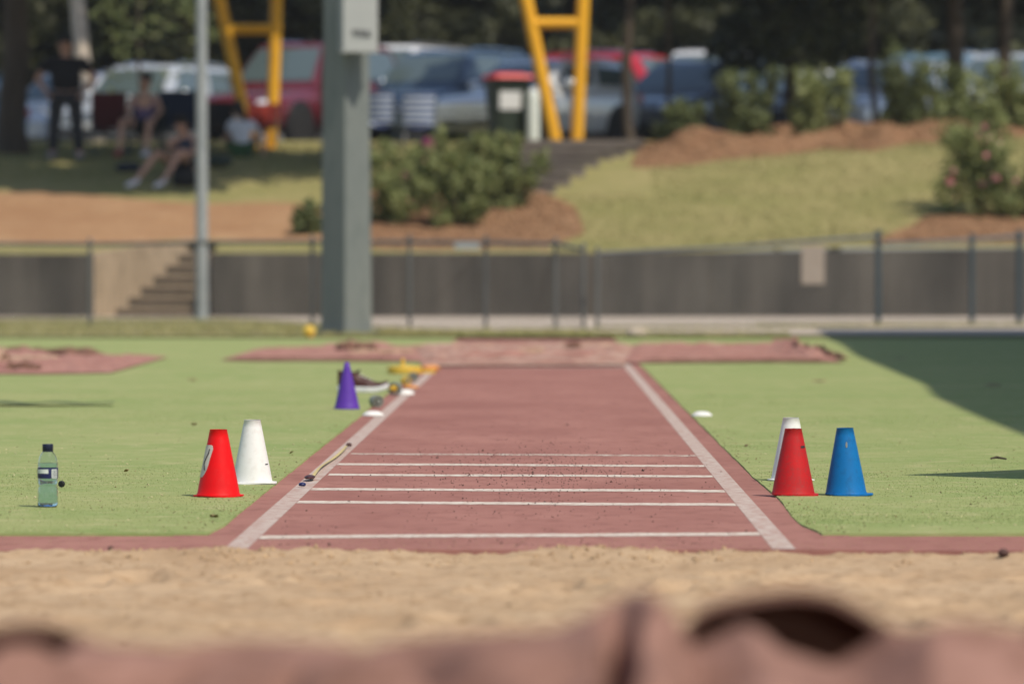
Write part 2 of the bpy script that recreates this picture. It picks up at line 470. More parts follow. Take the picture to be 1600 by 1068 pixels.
def scatter_tris(name, pts, size, m, label, cat, flat=.3, hmul=1.0):
    """little irregular clods: squashed tetrahedra, one mass"""
    n = len(pts)
    base = np.array([[1, 0, -.3], [-.5, .87, -.3], [-.5, -.87, -.3], [0, 0, .9]])
    v = np.repeat(base[None], n, 0) * (1 + .5 * rng.uniform(-1, 1, (n, 4, 3)))
    v[:, :, 2] *= hmul
    a = rng.uniform(0, 6.28, n); c, s = np.cos(a), np.sin(a)
    x = v[:, :, 0] * c[:, None] - v[:, :, 1] * s[:, None]; y = v[:, :, 0] * s[:, None] + v[:, :, 1] * c[:, None]
    v = np.stack([x, y, v[:, :, 2]], -1) * np.asarray(size)[:, None, None] + np.asarray(pts)[:, None, :]
    f = np.array([[0, 1, 3], [1, 2, 3], [2, 0, 3], [0, 2, 1]])
    ff = (f[None] + 4 * np.arange(n)[:, None, None]).reshape(-1)
    me = fast_mesh(name, v.reshape(-1, 3), ff, 3); me.materials.append(M[m])
    o = link(bpy.data.objects.new(name, me)); tag(o, label, cat, kind='stuff'); return o

pts, sz = [], []
for i in range(5200):
    y = 12.40 - 3.6 * random.random() ** 1.6; x = random.uniform(-.098, .098) * y * 1.05
    if fbm(x, y, 3.5, 3, 8) < random.uniform(-.15, .35): continue
    pts.append((x, y, sandz(x, y))); sz.append(random.uniform(.0015, .0065) * (1.6 if y > 12.0 else 1))
scatter_tris('sand_clods', pts, sz, 'sandclod', 'loose sand clods scattered over the raked pit', 'sand', hmul=.8)

# grit kicked onto the runway
pts, sz = [], []
for i in range(1700):
    if i < 1150:
        x = random.gauss(.06, .22); y = random.gauss(17.0, 1.3)
    else:
        x = random.uniform(-.58, .6); y = 12.5 + 14 * random.random() ** 2
    if abs(x) > .70 or y < 12.5: continue
    pts.append((x, y, .004)); sz.append(random.uniform(.0010, .0028) * (1 + (random.random() < .05) * 1.0))
scatter_tris('runway_grit', pts, sz, 'speck', 'dark grit kicked across the red runway near the white lines', 'grit')

# fine sand carried onto the near end of the runway and kerb
pts = [(random.uniform(-1.4, 1.4), 12.43 + abs(random.gauss(0, .42)), .0) for _ in range(2600)]
pts = [(x, y, .003 if (abs(x) > .73 and y > 13.08) else -.001) for x, y, z in pts if abs(x) < .1 * y + .05]
scatter_tris('sand_dust', pts, [random.uniform(.0008, .0022) for _ in pts], 'sandclod', 'fine sand trodden onto the red kerb and runway end', 'sand', hmul=.5)
# turf pile: short blades where the lens can tell them apart
def blades(name, n, sampler, h, w, m, label, cat):
    p = np.array([sampler() for _ in range(n)])
    a = rng.uniform(0, 6.28, n); lean = rng.uniform(-.8, .8, (n, 2)) * h
    hh = h * rng.uniform(.5, 1.2, n)
    d = np.stack([np.cos(a), np.sin(a), np.zeros(n)], -1) * (w * rng.uniform(.6, 1.3, n))[:, None]
    tip = p + np.stack([lean[:, 0], lean[:, 1], hh], -1)
    v = np.stack([p - d, p + d, tip], 1).reshape(-1, 3)
    me = fast_mesh(name, v, np.arange(3 * n), 3); me.materials.append(M[m])
    o = link(bpy.data.objects.new(name, me)); tag(o, label, cat, kind='stuff'); return o
def turf_pt():
    while True:
        y = 13.09 + 16 * random.random() ** 1.7; side = random.choice((-1, 1))
        w = .1 * y + .12
        x = random.uniform(.70, w) * side
        if abs(x) > abs(turf_edge(side, y)) - .006 * random.random(): return (x, y, .001)
blades('turf_pile', 120000, turf_pt, .0034, .0012, 'blade', 'short green synthetic turf pile beside the runway', 'turf')

pts, sz = [], []
for i in range(620):
    y = 13.1 + 9 * random.random() ** 1.4; s = random.choice((-1, 1)); x = s * random.uniform(.74, .1 * y + .05)
    if i > 330: x = s * (.735 + abs(random.gauss(0, .055)))
    pts.append((x, y, .005)); sz.append(random.uniform(.0012, .0035))
scatter_tris('turf_debris', pts, sz, 'leaflit', 'brown flecks and crumbs littering the green turf', 'debris')
pts = [(random.choice((-1, 1)) * random.uniform(.76, 1.9), 13.1 + 10 * random.random() ** 1.3, .006) for _ in range(460)]
pts = [p for p in pts if abs(p[0]) < .1 * p[1] + .05]
scatter_tris('straw_flecks', pts, [random.uniform(.002, .005) for _ in pts], 'pale', 'pale straw flecks on the green turf', 'debris', hmul=.6)

# weedy verge and concrete path before the wall
mb = MB()
P = []
for i in range(61):
    X = -16 + 32 * i / 60
    n0 = 50.2 + 1.4 * sm(-.5, .8, X) * 0 + .4 * fbm(X, 1, .6, 2, 7)
    P.append([(X, n0, .018), (X, (n0 + 58.5) / 2, .02), (X, 67.8 - 12.8 * sm(-4.2, -.6, X) + .3 * fbm(X, 5, 1, 2, 8), .02)])
mb.grid(P); struct(mb, 'verge', 'verge')
mb = MB(); P = []
for i in range(81):
    X = -20 + 40 * i / 80
    near = 67.6 - 13.6 * sm(-4.2, -.6, X) - 2.8 * sm(.6, 2.0, X) + .2 * fbm(X, 2, 1.2, 2, 9)
    P.append([(X, near, .026), (X, (near + 70.6) / 2, .026), (X, 70.6, .026)])
mb.grid(P); struct(mb, 'path', 'path')
def verge_pt():
    X = random.uniform(-6.5, 6.0)
    if X < .6: Y = random.uniform(50.3, 67 - 12.5 * sm(-4.2, -.6, X))
    else: Y = random.choice((random.uniform(50.3, 51.3), random.gauss(55.6 + .62 * (X - .6), .12)))
    if X > 2.4 and Y < 52: Y = random.gauss(58.8, .1)
    return (X, Y, .016)
blades('verge_grass', 15000, verge_pt, .05, .006, 'vergeblade', 'dry weedy grass tufts along the foot of the wire fence', 'grass')

# bank and car park as one terrain sheet
xs = np.concatenate([np.linspace(-60, -14, 6)[:-1], np.linspace(-14, 14, 113), np.linspace(14, 60, 6)[1:]])
ysT = np.concatenate([np.linspace(70.3, 90, 100), np.linspace(90, 150, 16)[1:], [220, 400]])
mb = MB(); mb.grid([[(x, y, tz(x, y)) for y in ysT] for x in xs])
def in_recess(x, y): return y < 71.35 and gx(146, 70) - .1 + .7 * (y - 70) < x < gx(320, 70)
mb.f = [f for f in mb.f if not in_recess(sum(mb.v[i][0] for i in f) / 4, sum(mb.v[i][1] for i in f) / 4)]
struct(mb, 'bank_terrain', 'lawn', 'full')
mb = MB(); mb.grid([[(x, y, tz(x, y) + .02) for y in np.linspace(88.5, 125, 14)] for x in np.linspace(-40, 40, 40)])
struct(mb, 'car_park', 'asphalt', 'full')

def bed(name, near, far, m, lift=.03, mound=0., seed=0, n=46, kk=14):
    """patch draped over the bank; near / far edges as lists of photo points"""
    def interp(poly, t):
        s = t * (len(poly) - 1); i = min(int(s), len(poly) - 2); f = s - i
        a, b = poly[i], poly[i + 1]; return (a[0] + (b[0] - a[0]) * f, a[1] + (b[1] - a[1]) * f)
    P = []
    for i in range(n):
        t = i / (n - 1); a = interp(near, t); b = interp(far, t)
        row = []
        for j in range(kk):
            v = j / (kk - 1)
            X = a[0] + (b[0] - a[0]) * v; Y = a[1] + (b[1] - a[1]) * v
            Y += .35 * fbm(X, Y, .9, 3, seed) * (1 if 0 < t < 1 else .3)
            edge = min(1, 4 * v, 4 * (1 - v), 6 * t, 6 * (1 - t))
            z = tz(X, Y) + lift * min(1, edge * 2 + .3) - .02 * (edge <= 0) + mound * sm(0, 1, edge) * (.55 + 1.7 * fbm(X, Y, .75, 2, seed + 2)) + .03 * fbm(X, Y, 3, 3, seed + 5) * edge
            row.append((X, Y, z))
        P.append(row)
    mb = MB(); mb.grid(P)
    o = struct(mb, name, m, 'full'); return P
def chips(name, P, n, label, m='chip', size=(.02, .06)):
    pts = []
    nu, nv = len(P), len(P[0])
    for _ in range(n):
        u, v = random.random() * (nu - 1.001), random.random() * (nv - 1.001); i, j = int(u), int(v)
        a, b = Vector(P[i][j]).lerp(Vector(P[i + 1][j]), u - i), Vector(P[i][j + 1]).lerp(Vector(P[i + 1][j + 1]), u - i)
        pts.append(tuple(a.lerp(b, v - j) + Vector((0, 0, .005))))
    scatter_tris(name, pts, [random.uniform(*size) for _ in pts], m, label, 'mulch', hmul=.5)
# orange dirt slope on the left
P = bed('dirt_bank', [(-15, 71.0), (-6, 71.1), (-5, 71.6), (-4.0, 71.6), (-2.4, 71.2)], [(-15, 76.2), (-7, 76.4), (-5.2, 75.4), (-4.5, 75.4), (-3.0, 75.2), (-2.6, 74.6)], 'dirt', .02, 0, 3)
# mulch under the middle shrubs
P = bed('mulch_bed_middle', [(-2.75, 70.75), (-1, 70.7), (.1, 70.9), (.62, 72.4)], [(-2.75, 75.8), (-1.2, 78.4), (-.3, 77.5), (.55, 74.4)], 'mulch', .03, .02, 5)
chips('bark_chips_middle', P, 2600, 'loose orange bark chips under the middle shrubs')
# mounded mulch above the lawn
P = bed('mulch_bed_upper', [hit(*q)[:2] for q in ((985, 262), (1060, 262), (1130, 250), (1210, 246), (1290, 234), (1360, 238), (1420, 226), (1500, 224), (1600, 214), (1750, 212))], [(1.6, 84.2), (2.2, 84.6), (2.6, 85.0), (3.3, 85.2), (4.2, 85.4), (4.8, 85.4), (5.6, 85.5), (6.4, 85.6), (7.4, 85.6), (9.5, 85.8)], 'mulch', .04, .24, 8, 90, 24)
chips('bark_chips_upper', P, 3600, 'loose orange bark chips on the mounded bed above the lawn')
P = bed('mulch_bed_corner', [(4.35, 70.6), (5.6, 70.6), (8, 70.6)], [(4.7, 71.5), (5.3, 73.6), (8, 74.6)], 'mulch', .04, .05, 11)
chips('bark_chips_corner', P, 1300, 'loose orange bark chips below the pink flowering shrub')
def lawn_pt():
    while True:
        X = random.uniform(-9, 9); Y = random.uniform(70.5, 84)
        if X < -2.3 and Y < 76: continue
        if X < .3 and Y < 77.5: continue
        if -.4 < X < 1.62 and 75.9 < Y < 85: continue
        return (X, Y, tz(X, Y) - .005)
blades('lawn_grass', 42000, lawn_pt, .05, .010, 'lawnblade', 'rough mown grass on the sloping bank', 'grass')

# ------------------------------------------------------------------ retaining wall, stairs, steps
wall = empty('retaining_wall', (0, 70, 0), 0, 'long weathered grey concrete retaining wall behind the wire fence', 'wall')
def wseg(x0, x1, z0, z1, nm='wall_panel'):
    n = max(1, round((x1 - x0) / 1.55))
    for i in range(n):
        a = x0 + (x1 - x0) * i / n; b = x0 + (x1 - x0) * (i + 1) / n
        za = z0 + (z1 - z0) * i / n; zb = z0 + (z1 - z0) * (i + 1) / n
        off = random.uniform(-.003, .003); gp = .002
        mb = MB(); y0, y1 = off, .2
        vs = [(a + gp, y0, 0), (b - gp, y0, 0), (b - gp, y1, 0), (a + gp, y1, 0), (a + gp, y0, za), (b - gp, y0, zb), (b - gp, y1, zb), (a + gp, y1, za)]
        mb.add(vs, [(3, 2, 1, 0), (4, 5, 6, 7), (0, 1, 5, 4), (1, 2, 6, 5), (2, 3, 7, 6), (3, 0, 4, 7)])
        mb.build(nm, M['wall'], wall)
XA, XB = gx(146, 70), gx(330, 70)
wseg(-14, XA, .84, .84); wseg(XB, 1.0, .85, .85); wseg(1.0, 12, .85, .98)
mb = MB(); mb.box((gx(1270, 70) - 0, -.012, gz(414, 70)), (.30, .016, .50)); mb.build('painted_patch', M['patch'], wall)['label'] = 'beige painted patch on the concrete wall'

stairs = empty('wall_stairs', (0, 70, 0), 0, 'narrow concrete stairs rising through the gap in the retaining wall', 'stairs')
dirv = Vector((.66, .75, 0)).normalized(); side = Vector((dirv.y, -dirv.x, 0))
p0 = Vector((gx(146, 70), .02, 0))
# lit flank wall running back beside the treads
fw = MB(); q = p0 + dirv * 1.95
vs = [p0, q, q - side * .15, p0 - side * .15]
fw.add([(v.x, v.y, 0) for v in vs] + [(v.x, v.y, .85 + (.20 if i in (1, 2) else 0)) for i, v in enumerate(vs)], [(0, 1, 5, 4), (1, 2, 6, 5), (2, 3, 7, 6), (3, 0, 4, 7), (4, 5, 6, 7)])
fw.build('flank_wall', M['flank'], stairs)
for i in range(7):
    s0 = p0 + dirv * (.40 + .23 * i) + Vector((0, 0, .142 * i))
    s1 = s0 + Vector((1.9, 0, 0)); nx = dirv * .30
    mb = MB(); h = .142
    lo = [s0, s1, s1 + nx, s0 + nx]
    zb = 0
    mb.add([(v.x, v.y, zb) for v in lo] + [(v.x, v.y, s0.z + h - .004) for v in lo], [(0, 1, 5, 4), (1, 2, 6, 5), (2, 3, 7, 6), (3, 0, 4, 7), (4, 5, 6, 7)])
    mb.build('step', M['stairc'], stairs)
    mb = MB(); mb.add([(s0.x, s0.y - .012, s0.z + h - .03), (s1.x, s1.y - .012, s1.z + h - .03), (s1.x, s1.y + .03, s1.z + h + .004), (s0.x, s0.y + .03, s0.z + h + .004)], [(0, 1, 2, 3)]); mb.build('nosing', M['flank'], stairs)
bsteps = empty('bank_steps', (0, 0, 0), 0, 'broad grey concrete steps climbing the bank beside the lawn', 'steps')
for i in range(9):
    Y = 76.0 + .92 * i
    z = max(tz(-.3, Y + .95), tz(1.5, Y + .95)) + .05
    xl, xr = -.36, .25 + 1.38 * min(1, i / 6.5)
    mb = MB(); mb.box(((xl + xr) / 2, Y + .75, z - .45), (xr - xl, 1.5, .9), bev=.02); st_ = mb.build('step', M['stepc'], bsteps)
    mb = MB(); mb.box(((xl + xr) / 2, Y + .03, z - .012), (xr - xl + .02, .12, .034)); mb.build('nosing', M['stepc'], st_)

# ------------------------------------------------------------------ wire fence and gate
def wire_panel(parent, A, B, zb, za0, za1):
    """diamond chain-link between A and B"""
    A = Vector(A); B = Vector(B); L = (B - A).length; u = (B - A) / L
    vs = []; r = .0016
    pitch = .075; H0, H1 = za0, za1
    def top(s): return H0 + (H1 - H0) * s / L
    for sgn in (1, -1):
        k = -int(1.2 / pitch) - 1
        while k * pitch < L + 1.2:
            s0 = k * pitch
            # line s = s0 + sgn*(z - zb)
            pts = []
            for j in range(0, 25):
                z = zb + (max(H0, H1) - zb) * j / 24; s = s0 + sgn * (z - zb) + (0 if sgn > 0 else .6)
                if 0 <= s <= L and z <= top(s): pts.append((s, z))
            if len(pts) > 1: vs.append((pts[0], pts[-1]))
            k += 1
    V = []; Fc = []
    nrm = Vector((-u.y, u.x, 0))
    for (a, b) in vs:
        pa = A + u * a[0] + Vector((0, 0, a[1])); pb = A + u * b[0] + Vector((0, 0, b[1]))
        d = (pb - pa).normalized(); w = nrm.cross(d); base = len(V)
        for p in (pa, pb):
            V += [tuple(p + nrm * r), tuple(p - nrm * r * .5 + w * r), tuple(p - nrm * r * .5 - w * r)]
        Fc += [base, base + 1, base + 4, base + 3, base + 1, base + 2, base + 5, base + 4, base + 2, base, base + 3, base + 5]
    me = fast_mesh('wire_mesh', np.array(V), np.array(Fc), 4); me.materials.append(M['wire'])
    return link(bpy.data.objects.new('wire_mesh', me), parent)
def fence(name, label, cat, posts, m='post', rail=True, group=None):
    """posts: (px, Y, py_top, radius, material)"""
    root = empty(name, (0, 0, 0), 0, label, cat, group)
    P = []
    for (px, Y, pt, r, pm) in posts:
        X = gx(px, Y); z = gz(pt, Y); P.append((X, Y, z))
        if pm:
            mb = MB(); mb.tube([(X, Y, 0), (X, Y, z + .01)], r, 10); mb.lathe([(r * 1.15, 0), (r * 1.15, .02), (r * .7, .04), (0, .045)], 10, (X, Y, z + .008))
            mb.build('post', M[pm], root, True)
    mb = MB(); mb.tube([(x, y, z - .02) for x, y, z in P], .022, 8); mb.build('top_rail', M[m], root, True)
    for a, b in zip(P, P[1:]):
        wire_panel(root, (a[0], a[1] - .024, 0), (b[0], b[1] - .024, 0), .06, a[2] - .02, b[2] - .02)
    mb = MB(); mb.tube([(x, y - .024, .06) for x, y, z in P], .004, 5); mb.build('bottom_wire', M['wire'], root, True)
    return root
fence('wire_fence', 'low grey chain-link fence running left past the thick pole', 'fence',
      [(-60, 60.6, 378, .021, 'post'), (140, 60.0, 379, .021, 'post'), (315, 59.6, 376, .028, None), (488, 58.6, 375, .021, 'post'), (640, 57.6, 375, .021, 'post'),
       (759, 57.2, 376, .021, 'post'), (868, 56.6, 378, .021, 'post'), (912, 56.0, 387, .020, 'post')])
gate = fence('wire_gate', 'sagging chain-link gate with sloping top rail before the wall', 'gate',
      [(933, 55.6, 393, .021, 'post'), (1110, 57.0, 385, .02, None), (1372, 59.0, 366, .034, 'darkpost')])
fence('wire_fence', 'short chain-link fence at the far right below the mulch corner', 'fence',
      [(1380, 60.5, 378, .01, None), (1518, 61.2, 372, .03, 'darkpost'), (1592, 61.4, 366, .036, 'darkpost'), (1680, 61.6, 366, .03, 'darkpost')])
mb = MB(); Y = 57.2; mb.box((gx(730, Y), Y - .05, gz(384, Y)), (.27, .006, .075), bev=.01); o = mb.build('fence_plate', M['galv'])
tag(o, 'small pale plate fixed to the fence rail right of the pole', 'sign')

# ------------------------------------------------------------------ poles
pole = empty('floodlight_pole', (gx(541, 52.4), 52.4, 0), R(45), 'thick square grey-green floodlight pole standing on the turf edge', 'pole')
mb = MB(); mb.box((0, 0, 4.0), (.365, .365, 8.0), taper=.70, bev=.012); mb.build('shaft', M['pole'], pole, 30)
mb = MB(); mb.box((0, 0, .03), (.46, .46, .06), bev=.02); mb.build('base_plate', M['pole'], pole)
cab = empty('meter_cabinet', (gx(562, 52.08), 52.06, gz(82, 52)), R(4), 'pale grey metal cabinet mounted high on the thick pole', 'cabinet')
mb = MB(); mb.box((0, 0, .36), (.345, .18, .72), bev=.008); mb.build('case', M['boxw'], cab)
mb = MB(); mb.box((0, -.094, .36), (.322, .010, .69), bev=.003); mb.build('door', M['boxw'], cab)
mb = MB(); mb.box((.0, -.006, .004), (.37, .21, .012)); mb.build('bottom_lip', M['boxw'], cab)
mb = MB(); mb.box((-.188, .02, .36), (.03, .10, .70)); mb.build('side_channel', M['galv'], cab)
for i, (x, w, h) in enumerate(((-.062, .055, .055), (.004, .05, .065), (.066, .055, .06))):
    mb = MB(); mb.box((x + .012, -.1005, .185 - .006 * i), (w, .002, h)); mb.build('lettering', M['ink'], cab)
    mb = MB(); mb.box((x + .012 + (-.01 if i == 0 else .01), -.1015, .182), (w * .35, .002, h * .35)); mb.build('lettering', M['boxw'], cab)
mb = MB(); mb.box((.008, -.1005, .132), (.16, .002, .010)); mb.build('lettering', M['galv'], cab)
thin = empty('light_pole', (gx(315.5, 66.5), 66.5, 0), 0, 'slim tall galvanised pole in front of the wall stairs', 'pole')
mb = MB(); mb.tube([(0, 0, 0), (-.004, 0, 4), (-.01, 0, 8)], [.078, .066, .05], 14); mb.build('shaft', M['galv'], thin, True)
mb = MB(); mb.lathe([(.12, 0), (.12, .02), (.085, .03), (.08, .12), (.07, .125)], 14); mb.build('collar', M['galv'], thin, True)

# yellow V-shaped gateway supports
def vframe(name, label, Y, lb, lt, rb, rt, yb, ybar, r):
    z0 = tz(gx(lb, Y), Y) - .05
    root = empty(name, (gx((lb + rb) / 2, Y), Y, z0), 0, label, 'post')
    ox, oz = root.location.x, z0
    def pt(px, py): return Vector((gx(px, Y) - ox, 0, gz(py, Y) - oz))
    for b, t in ((lb, lt), (rb, rt)):
        p, q = pt(b, yb), pt(t, 0); d = (q - p); p2 = p - d * (p.z / d.z) if d.z else p
        mb = MB(); mb.tube([p2, q + d * .55], r, 14); mb.build('leg', M['yellow'], root, True)
        mb = MB(); mb.box((p2.x, 0, .06), (.26, .26, .012), bev=.02); mb.build('foot_plate', M['yellow'], root)
    f = (yb - ybar) / yb
    a = pt(lb, yb).lerp(pt(lt, 0), f); b = pt(rb, yb).lerp(pt(rt, 0), f)
    mb = MB(); mb.tube([a, b], r * .86, 12); mb.build('crossbar', M['yellow'], root, True)
    return root
vframe('yellow_frame', 'yellow tubular V-frame support beside the red car', 82.6, 396, 343, 424, 432, 243, 46, .093)
vframe('yellow_frame', 'yellow tubular V-frame support at the head of the bank steps', 84.2, 870, 822, 901, 911, 232, 37, .1)

# ------------------------------------------------------------------ grandstand and gazebo outside the frame: they throw the shade on the right
st = empty('grandstand', (0, 0, 0), 0, 'covered grandstand standing beyond the right edge of the turf', 'grandstand')
ER = 6.2; so = SUN.x / SUN.z * (ER + .22); sy = SUN.y / SUN.z * (ER + .22)
edge = [(1.92, 17.5), (1.94, 21), (1.99, 24.2), (2.05, 27.2), (2.20, 30), (2.30, 35), (2.40, 40), (2.62, 46), (2.70, 50), (2.86, 55.6)]
mb = MB(); P = [[(x + so, y + sy, ER), (12.5, y + sy, ER + .5)] for x, y in edge]; P2 = [[(x + so, y + sy, ER + .22), (12.5, y + sy, ER + .72)] for x, y in edge]
mb.grid(P); mb.grid(P2); mb.grid([[a[0], b[0]] for a, b in zip(P, P2)]); mb.grid([[a[1], b[1]] for a, b in zip(P, P2)])
mb.grid([[P[0][0], P2[0][0]], [P[0][1], P2[0][1]]]); mb.grid([[P[-1][0], P2[-1][0]], [P[-1][1], P2[-1][1]]])
mb.build('roof', M['galv'], st)
for y in (20, 29, 38, 47, 54.5):
    mb = MB(); mb.box((10.5, y, 3.1), (.3, .3, 6.6)); mb.build('column', M['post'], st)
for i in range(5):
    mb = MB(); mb.box((8.2 + i * .85, 36.5, .2 + .2 * i), (.84, 36, .4 + .4 * i)); mb.build('tier', M['path'], st)
gz_t = empty('gazebo', (1.20 + SUN.x / SUN.z * 2.1 + 1.70, 16.85 + SUN.y / SUN.z * 2.1, 0), 0, 'blue pop-up gazebo just beyond the right edge', 'gazebo')
mb = MB(); c4 = [(-1.7, 0, 2.1), (0, -1.7, 2.1), (1.7, 0, 2.1), (0, 1.7, 2.1)]
mb.add(c4 + [(0, 0, 2.9)] + [(x, y, z - .03) for x, y, z in c4], [(0, 1, 4), (1, 2, 4), (2, 3, 4), (3, 0, 4), (0, 5, 6, 1), (1, 6, 7, 2), (2, 7, 8, 3), (3, 8, 5, 0)])
mb.build('canopy', M['blue'], gz_t)
for x, y in ((-1.62, 0), (0, -1.62), (1.62, 0), (0, 1.62)):
    mb = MB(); mb.tube([(x, y, 0), (x, y, 2.08)], .018, 8); mb.build('leg', M['galv'], gz_t)

# ------------------------------------------------------------------ trees and shrubs
def leaf_cloud(name, centres, radii, n, size, m, squash=.75, shell=.5):
    """clumped leaf-sized faces through ellipsoids"""
    C = np.array(centres); Rr = np.array(radii); k = rng.integers(0, len(C), n)
    d = rng.normal(size=(n, 3)); d /= np.linalg.norm(d, axis=1)[:, None]
    rad = rng.uniform(shell, 1.0, n) ** .7 * rng.uniform(.75, 1.1, n)
    sc = np.array([1, 1, squash])
    p = C[k] + d * sc * (Rr[k] * rad)[:, None]
    s = size * rng.uniform(.6, 1.4, n)
    a = rng.normal(size=(n, 3)); a /= np.linalg.norm(a, axis=1)[:, None]
    b = np.cross(a, rng.normal(size=(n, 3))); b /= np.linalg.norm(b, axis=1)[:, None]
    v = np.stack([p - a * s[:, None], p + b * (s * .42)[:, None], p + a * s[:, None], p - b * (s * .42)[:, None]], 1)
    me = fast_mesh(name, v.reshape(-1, 3), np.arange(4 * n), 4); me.materials.append(M[m]); return me

def tree(name, loc, H, tr, crown_r, crown_z, label, leaf='leafd', bark='bark', n=7000, ls=.16, lean=(0, 0), seed=1, limbs=6, group=None, drop=0.35, off=(0, 0)):
    rs = random.Random(seed)
    root = empty(name, loc, 0, label, 'tree', group)
    lx, ly = lean
    mb = MB()
    tp = [(lx * t + .06 * rs.uniform(-1, 1) * (t > 0), ly * t + .06 * rs.uniform(-1, 1) * (t > 0), H * .72 * t) for t in (0, .06, .2, .4, .6, .8, 1)]
    mb.tube([(tp[0][0], tp[0][1], -.3)] + tp, [tr * 1.45, tr * 1.3, tr * 1.05, tr, tr * .85, tr * .7, tr * .55, tr * .35], 12)
    ends = []
    for i in range(limbs):
        t = rs.uniform(.45, .9); k = t * 6
        z = H * .72 * t; a = 6.283 * i / limbs + rs.uniform(-.4, .4); ln = crown_r * rs.uniform(.6, .95)
        b = Vector((lx * t, ly * t, z)); e = b + Vector((math.cos(a) * ln + off[0], math.sin(a) * ln + off[1], rs.uniform(.1, .5) * ln))
        mid = b.lerp(e, .5) + Vector((0, 0, .12 * ln))
        mb.tube([b, mid, e], [tr * .42, tr * .28, tr * .08], 7); ends.append(e)
    mb.build('trunk', M[bark], root, 50)
    C, Rr = [], []
    ox, oy = off
    for e in ends:
        for _ in range(3):
            C.append(tuple(e + Vector((rs.gauss(0, .4), rs.gauss(0, .4), rs.gauss(0, .35))) * crown_r * .5)); Rr.append(crown_r * rs.uniform(.22, .42))
    for _ in range(8):
        a = rs.uniform(0, 6.28); r = crown_r * rs.random() ** .5 * .9
        C.append((lx + ox + math.cos(a) * r, ly + oy + math.sin(a) * r, crown_z + rs.uniform(-drop, 1) * (H - crown_z))); Rr.append(crown_r * rs.uniform(.25, .45))
    me = leaf_cloud('crown', C, Rr, n, ls, leaf)
    o = link(bpy.data.objects.new('crown', me), root)
    return root

def at(px, Y): X = gx(px, Y); return (X, Y, tz(X, Y))
tree('shade_tree', at(22, 81.5), 9.5, .21, 4.4, 6.4, 'big dark-trunked tree shading the seated people at far left', n=17000, ls=.2, seed=2, limbs=9, drop=.1, off=(1.0, -2.8))
tree('shade_tree', at(524, 79.0), 9.0, .17, 3.3, 6.3, 'shade tree whose trunk edge shows left of the thick pole', n=15000, ls=.2, seed=4, limbs=9, drop=.05, off=(-.9, -2.6))
tree('gum_tree', at(150, 97), 11, .15, 3.6, 6.4, 'pale leaning gum trunk behind the standing man', n=9000, ls=.2, bark='palebark', lean=(-.9, 0), seed=6, limbs=6)
tree('sapling', at(222, 88.5), 4.6, .03, 1.15, 2.0, 'sparse leafy sapling hanging before the pale silver car at left', 'leaft', n=600, ls=.08, seed=7, limbs=7, drop=.6)
tree('slim_tree', at(985, 87.2), 8.5, .075, 1.7, 5.6, 'slim dark trunk right of the yellow frame at the steps', n=7000, ls=.15, lean=(-.12, 0), seed=8, limbs=6)
tree('slim_tree', at(1042, 88.4), 8.0, .04, 1.4, 5.8, 'very thin dark sapling before the dark grey car', n=4500, ls=.14, seed=10, limbs=5)
tree('slim_tree', at(1366, 87.5), 7.6, .055, 2.7, 4.1, 'thin dark trunk among the shrubs above the lawn', n=8500, ls=.16, seed=12, limbs=7, drop=.6)
tree('leaning_tree', at(1500, 88.2), 9, .14, 3.0, 4.9, 'thick dark leaning trunk at the upper right', n=9000, ls=.17, lean=(-.3, 0), seed=14, limbs=7, drop=.5)
tree('leaning_tree', at(1562, 89.5), 8.6, .12, 2.6, 4.9, 'dark trunk leaning right at the far right edge', n=7500, ls=.17, lean=(.35, 0), seed=16, limbs=6, drop=.4)
tree('low_tree', at(1235, 90.5), 7.4, .11, 2.6, 3.9, 'low dark tree with hanging foliage right of the parked cars', n=11000, ls=.16, seed=18, limbs=7, drop=.7)
protos = []
wood_lab = 'dark tree in the shaded wood behind the car park'
for i, (px, Y, h, cr) in enumerate(((-60, 112, 10, 3.4), (420, 110, 11, 3.4), (760, 113, 10, 3.2))):
    protos.append(tree('wood_tree', at(px, Y), h, .2, cr, 4.6, wood_lab, 'leafw', n=9000, ls=.24, seed=30 + i, limbs=8, group='trees of the wood behind the cars', drop=.55))
k = 0
for (px, Y, rz, s) in ((190, 114, 1, 1.05), (600, 117, 2, 1.1), (980, 112, .5, 1), (1160, 116, 2.2, 1.1), (1340, 111, 4, .95), (1520, 115, 3, 1.05), (1680, 110, 5, 1), (300, 121, .4, 1.1), (860, 121, 3.3, 1.1), (1430, 122, 1.1, 1.1), (40, 123, 5.1, 1.1)):
    c = copy_tree(protos[k % 3]); k += 1
    c.location = at(px, Y); c.rotation_euler = (0, 0, rz); c.scale = (s, s, s)
C = [(random.uniform(-26, 26), random.uniform(126, 134), random.uniform(2.2, 12.5)) for _ in range(330)]
me = leaf_cloud('far_wood', C, [random.uniform(1.2, 2.4) for _ in C], 90000, .36, 'leafw', .8)
o = link(bpy.data.objects.new('far_wood', me)); tag(o, 'dark mass of distant woodland closing the view behind the car park', 'woodland', kind='stuff')

